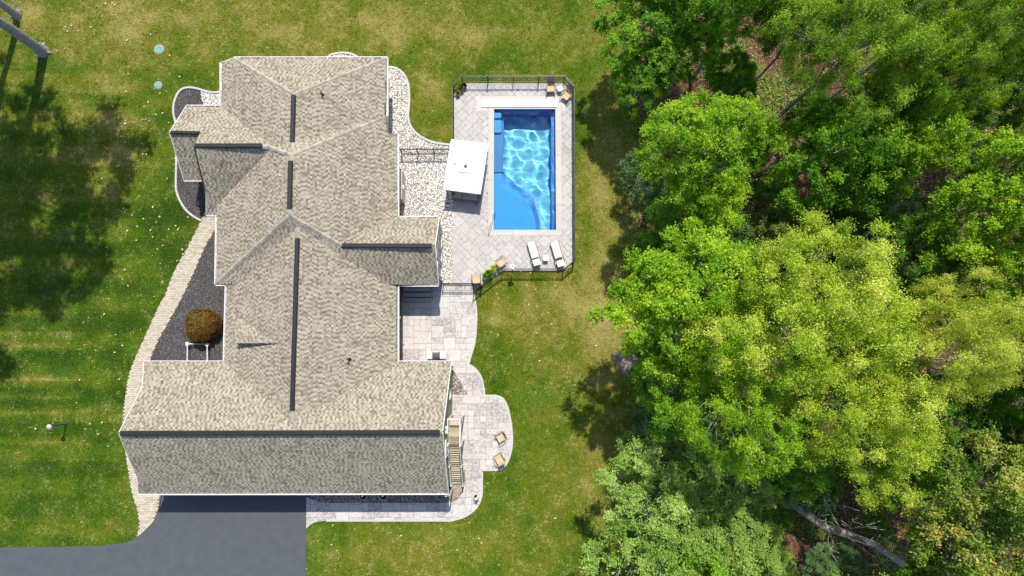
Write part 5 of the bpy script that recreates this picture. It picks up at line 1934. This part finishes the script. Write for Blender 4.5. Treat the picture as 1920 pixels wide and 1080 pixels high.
TREES = [
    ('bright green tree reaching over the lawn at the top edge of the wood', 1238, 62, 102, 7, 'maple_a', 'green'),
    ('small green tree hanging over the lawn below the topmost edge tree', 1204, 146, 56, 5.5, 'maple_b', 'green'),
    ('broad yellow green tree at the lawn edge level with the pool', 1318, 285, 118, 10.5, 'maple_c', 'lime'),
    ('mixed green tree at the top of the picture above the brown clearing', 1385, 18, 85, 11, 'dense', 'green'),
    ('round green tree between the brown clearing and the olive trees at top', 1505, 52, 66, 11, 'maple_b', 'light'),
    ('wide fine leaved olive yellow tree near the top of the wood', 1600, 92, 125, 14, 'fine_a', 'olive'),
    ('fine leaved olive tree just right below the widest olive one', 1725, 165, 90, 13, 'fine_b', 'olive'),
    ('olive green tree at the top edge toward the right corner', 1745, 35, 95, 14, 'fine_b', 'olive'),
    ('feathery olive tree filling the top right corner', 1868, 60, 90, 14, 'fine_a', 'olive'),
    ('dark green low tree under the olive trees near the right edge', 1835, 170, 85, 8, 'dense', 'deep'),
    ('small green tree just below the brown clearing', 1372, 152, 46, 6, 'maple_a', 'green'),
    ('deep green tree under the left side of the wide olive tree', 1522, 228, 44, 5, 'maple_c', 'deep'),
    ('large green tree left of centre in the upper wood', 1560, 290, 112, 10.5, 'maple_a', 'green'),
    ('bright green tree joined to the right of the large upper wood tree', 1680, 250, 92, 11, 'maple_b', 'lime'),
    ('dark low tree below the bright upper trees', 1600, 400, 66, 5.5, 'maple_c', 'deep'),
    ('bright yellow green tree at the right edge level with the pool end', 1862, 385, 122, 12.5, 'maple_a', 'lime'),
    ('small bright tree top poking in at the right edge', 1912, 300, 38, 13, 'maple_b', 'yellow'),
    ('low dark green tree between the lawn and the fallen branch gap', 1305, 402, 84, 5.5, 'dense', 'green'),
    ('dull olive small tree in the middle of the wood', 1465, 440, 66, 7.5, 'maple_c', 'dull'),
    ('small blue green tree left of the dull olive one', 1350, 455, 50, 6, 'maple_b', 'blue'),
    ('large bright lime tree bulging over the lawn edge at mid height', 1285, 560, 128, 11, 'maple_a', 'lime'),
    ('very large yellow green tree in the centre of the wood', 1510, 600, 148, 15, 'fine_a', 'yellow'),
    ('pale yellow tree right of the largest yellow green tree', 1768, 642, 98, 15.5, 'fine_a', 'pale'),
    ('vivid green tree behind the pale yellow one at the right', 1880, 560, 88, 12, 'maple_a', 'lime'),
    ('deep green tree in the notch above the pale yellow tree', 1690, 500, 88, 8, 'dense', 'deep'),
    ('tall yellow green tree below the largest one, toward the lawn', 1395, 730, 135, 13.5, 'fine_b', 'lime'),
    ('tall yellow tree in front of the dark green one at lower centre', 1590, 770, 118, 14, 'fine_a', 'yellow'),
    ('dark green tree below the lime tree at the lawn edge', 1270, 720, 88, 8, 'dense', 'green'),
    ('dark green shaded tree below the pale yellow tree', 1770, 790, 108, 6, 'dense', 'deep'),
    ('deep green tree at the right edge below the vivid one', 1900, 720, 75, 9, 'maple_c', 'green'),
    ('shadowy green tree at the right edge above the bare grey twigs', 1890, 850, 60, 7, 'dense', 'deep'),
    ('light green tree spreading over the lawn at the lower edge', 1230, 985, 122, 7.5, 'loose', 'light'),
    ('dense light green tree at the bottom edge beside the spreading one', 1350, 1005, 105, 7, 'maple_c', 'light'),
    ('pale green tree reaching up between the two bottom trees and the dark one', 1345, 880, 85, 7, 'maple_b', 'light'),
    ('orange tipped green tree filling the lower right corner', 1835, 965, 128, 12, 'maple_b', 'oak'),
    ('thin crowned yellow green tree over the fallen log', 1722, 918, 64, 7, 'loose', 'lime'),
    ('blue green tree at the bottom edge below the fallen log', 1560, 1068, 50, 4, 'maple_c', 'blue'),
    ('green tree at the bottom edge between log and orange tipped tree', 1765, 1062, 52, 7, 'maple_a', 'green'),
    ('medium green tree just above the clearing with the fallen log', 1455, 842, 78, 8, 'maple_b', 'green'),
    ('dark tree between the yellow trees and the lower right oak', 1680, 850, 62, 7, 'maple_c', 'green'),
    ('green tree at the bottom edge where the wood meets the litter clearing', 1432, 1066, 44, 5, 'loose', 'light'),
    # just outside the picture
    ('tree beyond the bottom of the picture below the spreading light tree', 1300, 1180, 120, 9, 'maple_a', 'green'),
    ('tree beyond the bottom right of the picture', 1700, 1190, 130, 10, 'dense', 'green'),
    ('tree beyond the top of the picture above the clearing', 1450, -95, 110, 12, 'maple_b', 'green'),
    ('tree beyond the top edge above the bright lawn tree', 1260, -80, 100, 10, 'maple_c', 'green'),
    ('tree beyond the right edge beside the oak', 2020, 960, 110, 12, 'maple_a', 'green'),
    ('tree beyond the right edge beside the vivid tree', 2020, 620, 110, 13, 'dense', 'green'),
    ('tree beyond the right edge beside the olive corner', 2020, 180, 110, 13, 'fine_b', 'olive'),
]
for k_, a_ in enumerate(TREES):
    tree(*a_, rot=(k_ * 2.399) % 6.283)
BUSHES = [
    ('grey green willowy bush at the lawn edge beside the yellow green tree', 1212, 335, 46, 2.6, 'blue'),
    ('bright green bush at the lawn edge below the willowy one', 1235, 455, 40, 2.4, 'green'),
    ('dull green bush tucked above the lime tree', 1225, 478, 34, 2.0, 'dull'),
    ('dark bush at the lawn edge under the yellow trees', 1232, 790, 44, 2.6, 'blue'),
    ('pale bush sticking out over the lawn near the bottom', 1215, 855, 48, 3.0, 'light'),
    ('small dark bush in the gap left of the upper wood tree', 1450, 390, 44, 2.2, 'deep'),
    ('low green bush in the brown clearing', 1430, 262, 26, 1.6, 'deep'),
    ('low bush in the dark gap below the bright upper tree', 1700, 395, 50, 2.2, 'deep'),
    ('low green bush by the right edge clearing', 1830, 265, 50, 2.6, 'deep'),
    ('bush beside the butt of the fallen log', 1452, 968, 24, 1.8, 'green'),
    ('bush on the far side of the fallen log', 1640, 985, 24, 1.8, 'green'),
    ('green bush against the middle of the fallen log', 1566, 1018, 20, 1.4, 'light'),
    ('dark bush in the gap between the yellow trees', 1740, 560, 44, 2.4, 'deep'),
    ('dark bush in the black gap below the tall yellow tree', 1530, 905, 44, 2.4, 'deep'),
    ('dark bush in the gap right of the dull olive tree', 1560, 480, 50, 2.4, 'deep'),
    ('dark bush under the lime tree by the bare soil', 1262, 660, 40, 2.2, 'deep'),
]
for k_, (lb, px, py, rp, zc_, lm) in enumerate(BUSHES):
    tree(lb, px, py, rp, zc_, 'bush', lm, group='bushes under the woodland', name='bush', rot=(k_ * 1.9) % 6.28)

# west trees: only their leaning-away trunks reach into the corner, the crowns are above and outside
west = [('taller grey trunked tree in the top left corner, the nearer trunk', 82, 97, 21, 'maple_c', 7.2, .36), ('second grey trunked tree in the top left corner, behind the nearer one', 33, 29, 20, 'loose', 5.6, .28),
        ('tree left of the picture whose shade lies on the west lawn', -105, 300, 19, 'maple_b', 6.4, .3), ('tree further down left of the picture shading the west lawn', -150, 520, 16, 'loose', 5, .3)]
for k_, (lb, px, py, zc_, kind, Rm, rt) in enumerate(west):
    q = g(px, py)
    me, me2, z0, R0 = PROTO[kind]
    t = thing('tall_tree', lb, 'tree', (q[0], q[1], 0), 'tall trees at the west edge')
    cr = bpy.data.objects.new('crown', me)
    COL.objects.link(cr)
    cr.parent = t
    s_ = Rm / R0
    cr.scale = (s_, s_, s_ * 1.15)
    cr.location = (1.8 if k_ == 0 else 0, 0, zc_ - z0 * s_ * 1.15)
    cr.rotation_euler.z = 1.3 * k_ + .6
    cr.material_slots[0].link = 'OBJECT'
    cr.material_slots[0].material = LM['green']
    tk = MB()
    pts = [(q[0], q[1], -.1), (q[0], q[1], .15), (q[0], q[1], .5), (q[0] + .05, q[1], 1.3)]
    rad = [rt * 1.45, rt * 1.3, rt * 1.1, rt]
    for i in range(1, 9):
        pts.append((q[0] + .12 * math.sin(i * 1.1 + k_), q[1] + .10 * math.cos(i * .9 + k_), 1.3 + (zc_ - 1.3) * i / 8))
        rad.append(rt * (1 - .07 * i))
    tk.tube(pts, rad, 14)
    rr2 = random.Random(k_ + 50)
    for i in range(6):
        a_ = rr2.uniform(0, 6.28)
        tk.tube([(q[0], q[1], .25), (q[0] + rt * 1.6 * math.cos(a_), q[1] + rt * 1.6 * math.sin(a_), .06), (q[0] + rt * 2.2 * math.cos(a_), q[1] + rt * 2.2 * math.sin(a_), -.06)], [rt * .4, rt * .28, rt * .10], 6)
    for i in range(16):
        a_ = rr2.uniform(0, 6.28)
        z_ = zc_ * rr2.uniform(.72, .98)
        bend_tube((q[0], q[1], z_), (q[0] + Rm * .75 * math.cos(a_), q[1] + Rm * .75 * math.sin(a_), z_ + rr2.uniform(1, 3.4)), rt * .32, .03, .05, tk, i)
    tk.build('trunk', M['bark'], t, smooth_=True)


# bare grey trees over the fallen log
def bare_tree(label, px, py, h, seed, spread=1.0):
    q = random.Random(seed)
    p = P(px, py, h * .6)
    t = thing('bare_tree', label, 'dead tree', (p.x, p.y, 0), 'bare pale trees in the lower wood')
    mb = MB()

    def grow(a, d, L, r, lvl):
        pts, rad = [a], [r]
        n_ = 4
        for i in range(n_):
            d = (d + Vector((q.uniform(-1, 1), q.uniform(-1, 1), q.uniform(-.3, .5))) * .20).normalized()
            a = a + d * L / n_
            pts.append(a)
            rad.append(max(.012, r * (1 - .5 * (i + 1) / n_)))
        mb.tube(pts, rad, 6 if lvl < 2 else 4)
        if lvl < 4:
            for k in range(3 if lvl < 3 else 2):
                e = Vector((q.uniform(-1, 1), q.uniform(-1, 1), q.uniform(-.1, .5))).normalized()
                i0 = q.choice([2, 3, 4, 4])
                grow(pts[i0], (d * .75 + e * .8 * spread).normalized(), L * q.uniform(.55, .75), rad[i0] * .65, lvl + 1)
    grow(Vector((p.x, p.y, 0)), Vector((q.uniform(-.15, .15), q.uniform(-.15, .15), 1)).normalized(), h * .5, .10, 0)
    mb.build('trunk', M['pale_bark'], t, smooth_=True)


bare_tree('bare pale branched tree left of the thin crowned tree above the log', 1590, 935, 8, 3, 1.1)
bare_tree('bare pale tree directly over the upper end of the log', 1545, 950, 5, 8, 1.2)
bare_tree('bare pale tree among the thin yellow green crown', 1700, 910, 11, 12, 1.0)
bare_tree('bare pale twigs at the right edge of the wood', 1905, 810, 10, 17, 1.2)
bare_tree('bare pale tree in front of the orange tipped tree', 1870, 1010, 13, 23, .9)
bare_tree('bare pale tree at the left end of the clearing with the log', 1400, 925, 8.5, 31, .8)

# fallen log
def log(label, a, b_, r0, r1, seed):
    a, b_ = Vector(a), Vector(b_)
    t = thing('fallen_log', label, 'log', ((a + b_) / 2)[:2] + (0,))
    mb = MB()
    bend_tube(a, b_, r0, r1, .01, mb, seed, n=3, sides=12)
    q = random.Random(seed)
    for i in range(2):
        f_ = q.uniform(.2, .95)
        p = a.lerp(b_, f_)
        mb.tube([p, p + Vector((q.uniform(-.6, .6), q.uniform(-.6, .6), q.uniform(.3, .8)))], [r0 * .3, .03], 5)
    mb.build('trunk', M['log'], t, smooth_=True)


log('long grey fallen log lying across the clearing in the lower wood', P(1474, 934, 2.6), P(1712, 1072, 3.0), .33, .17, 4)
log('short grey fallen log in the dark gap right of the broad yellow green tree', P(1432, 346, .6), P(1478, 322, 1.0), .22, .2, 5)
log('grey broken limb in the gap near the right edge below the bright tree', P(1834, 470, 3.5), P(1862, 462, 4.2), .16, .13, 6)

# litter leaves and low undergrowth: nobody could count them
lp_ = [p for p in forest_out]
view = [g(1180, 1120), g(1990, 1120), g(1990, -60), g(1180, -60)]
vis = clip_convex(ccw(forest_out), ccw(view))
tag(chips('leaf_litter', [vis], 40, M['litter_leaf'], 300, .05, .10, z=.06, tilt=.3), 'dry brown leaves lying thickly under the trees', 'leaves')
x, y, r = scatter_in(vis, 3.0, 500)
h = hnoise(x, y, 2.4, 9)
k = (h > .50)
x, y = x[k], y[k]
Vs, tt_ = [], []
n_ = len(x)
m_ = 44
cx_ = x[:, None] + r.normal(0, .35, (n_, m_))
cy_ = y[:, None] + r.normal(0, .35, (n_, m_))
cz_ = r.uniform(.1, .75, (n_, m_)) * r.uniform(.4, 1.3, n_)[:, None]
a_ = r.uniform(0, 6.28, (n_, m_))
s_ = r.uniform(.035, .07, (n_, m_))
q4 = np.array([(-1, 0), (0, -.6), (1, 0), (0, .6)])
vx = cx_[..., None] + s_[..., None] * (q4[:, 0] * np.cos(a_)[..., None] - q4[:, 1] * np.sin(a_)[..., None])
vy = cy_[..., None] + s_[..., None] * (q4[:, 0] * np.sin(a_)[..., None] + q4[:, 1] * np.cos(a_)[..., None])
vz = cz_[..., None] + s_[..., None] * q4[:, 0] * r.normal(0, .4, (n_, m_))[..., None]
Vv = np.stack([vx, vy, vz], -1).reshape(-1, 3)
ug = fast_mesh('undergrowth', Vv, np.arange(len(Vv)).reshape(-1, 4), np.repeat(r.random(n_ * m_), 4), LM['green'])
tag(ug, 'low dark green saplings and ground plants under the woodland', 'undergrowth')
ug['kind'] = 'stuff'
print('TRIS', sum(len(m_.polygons) * 2 for m_ in bpy.data.meshes))
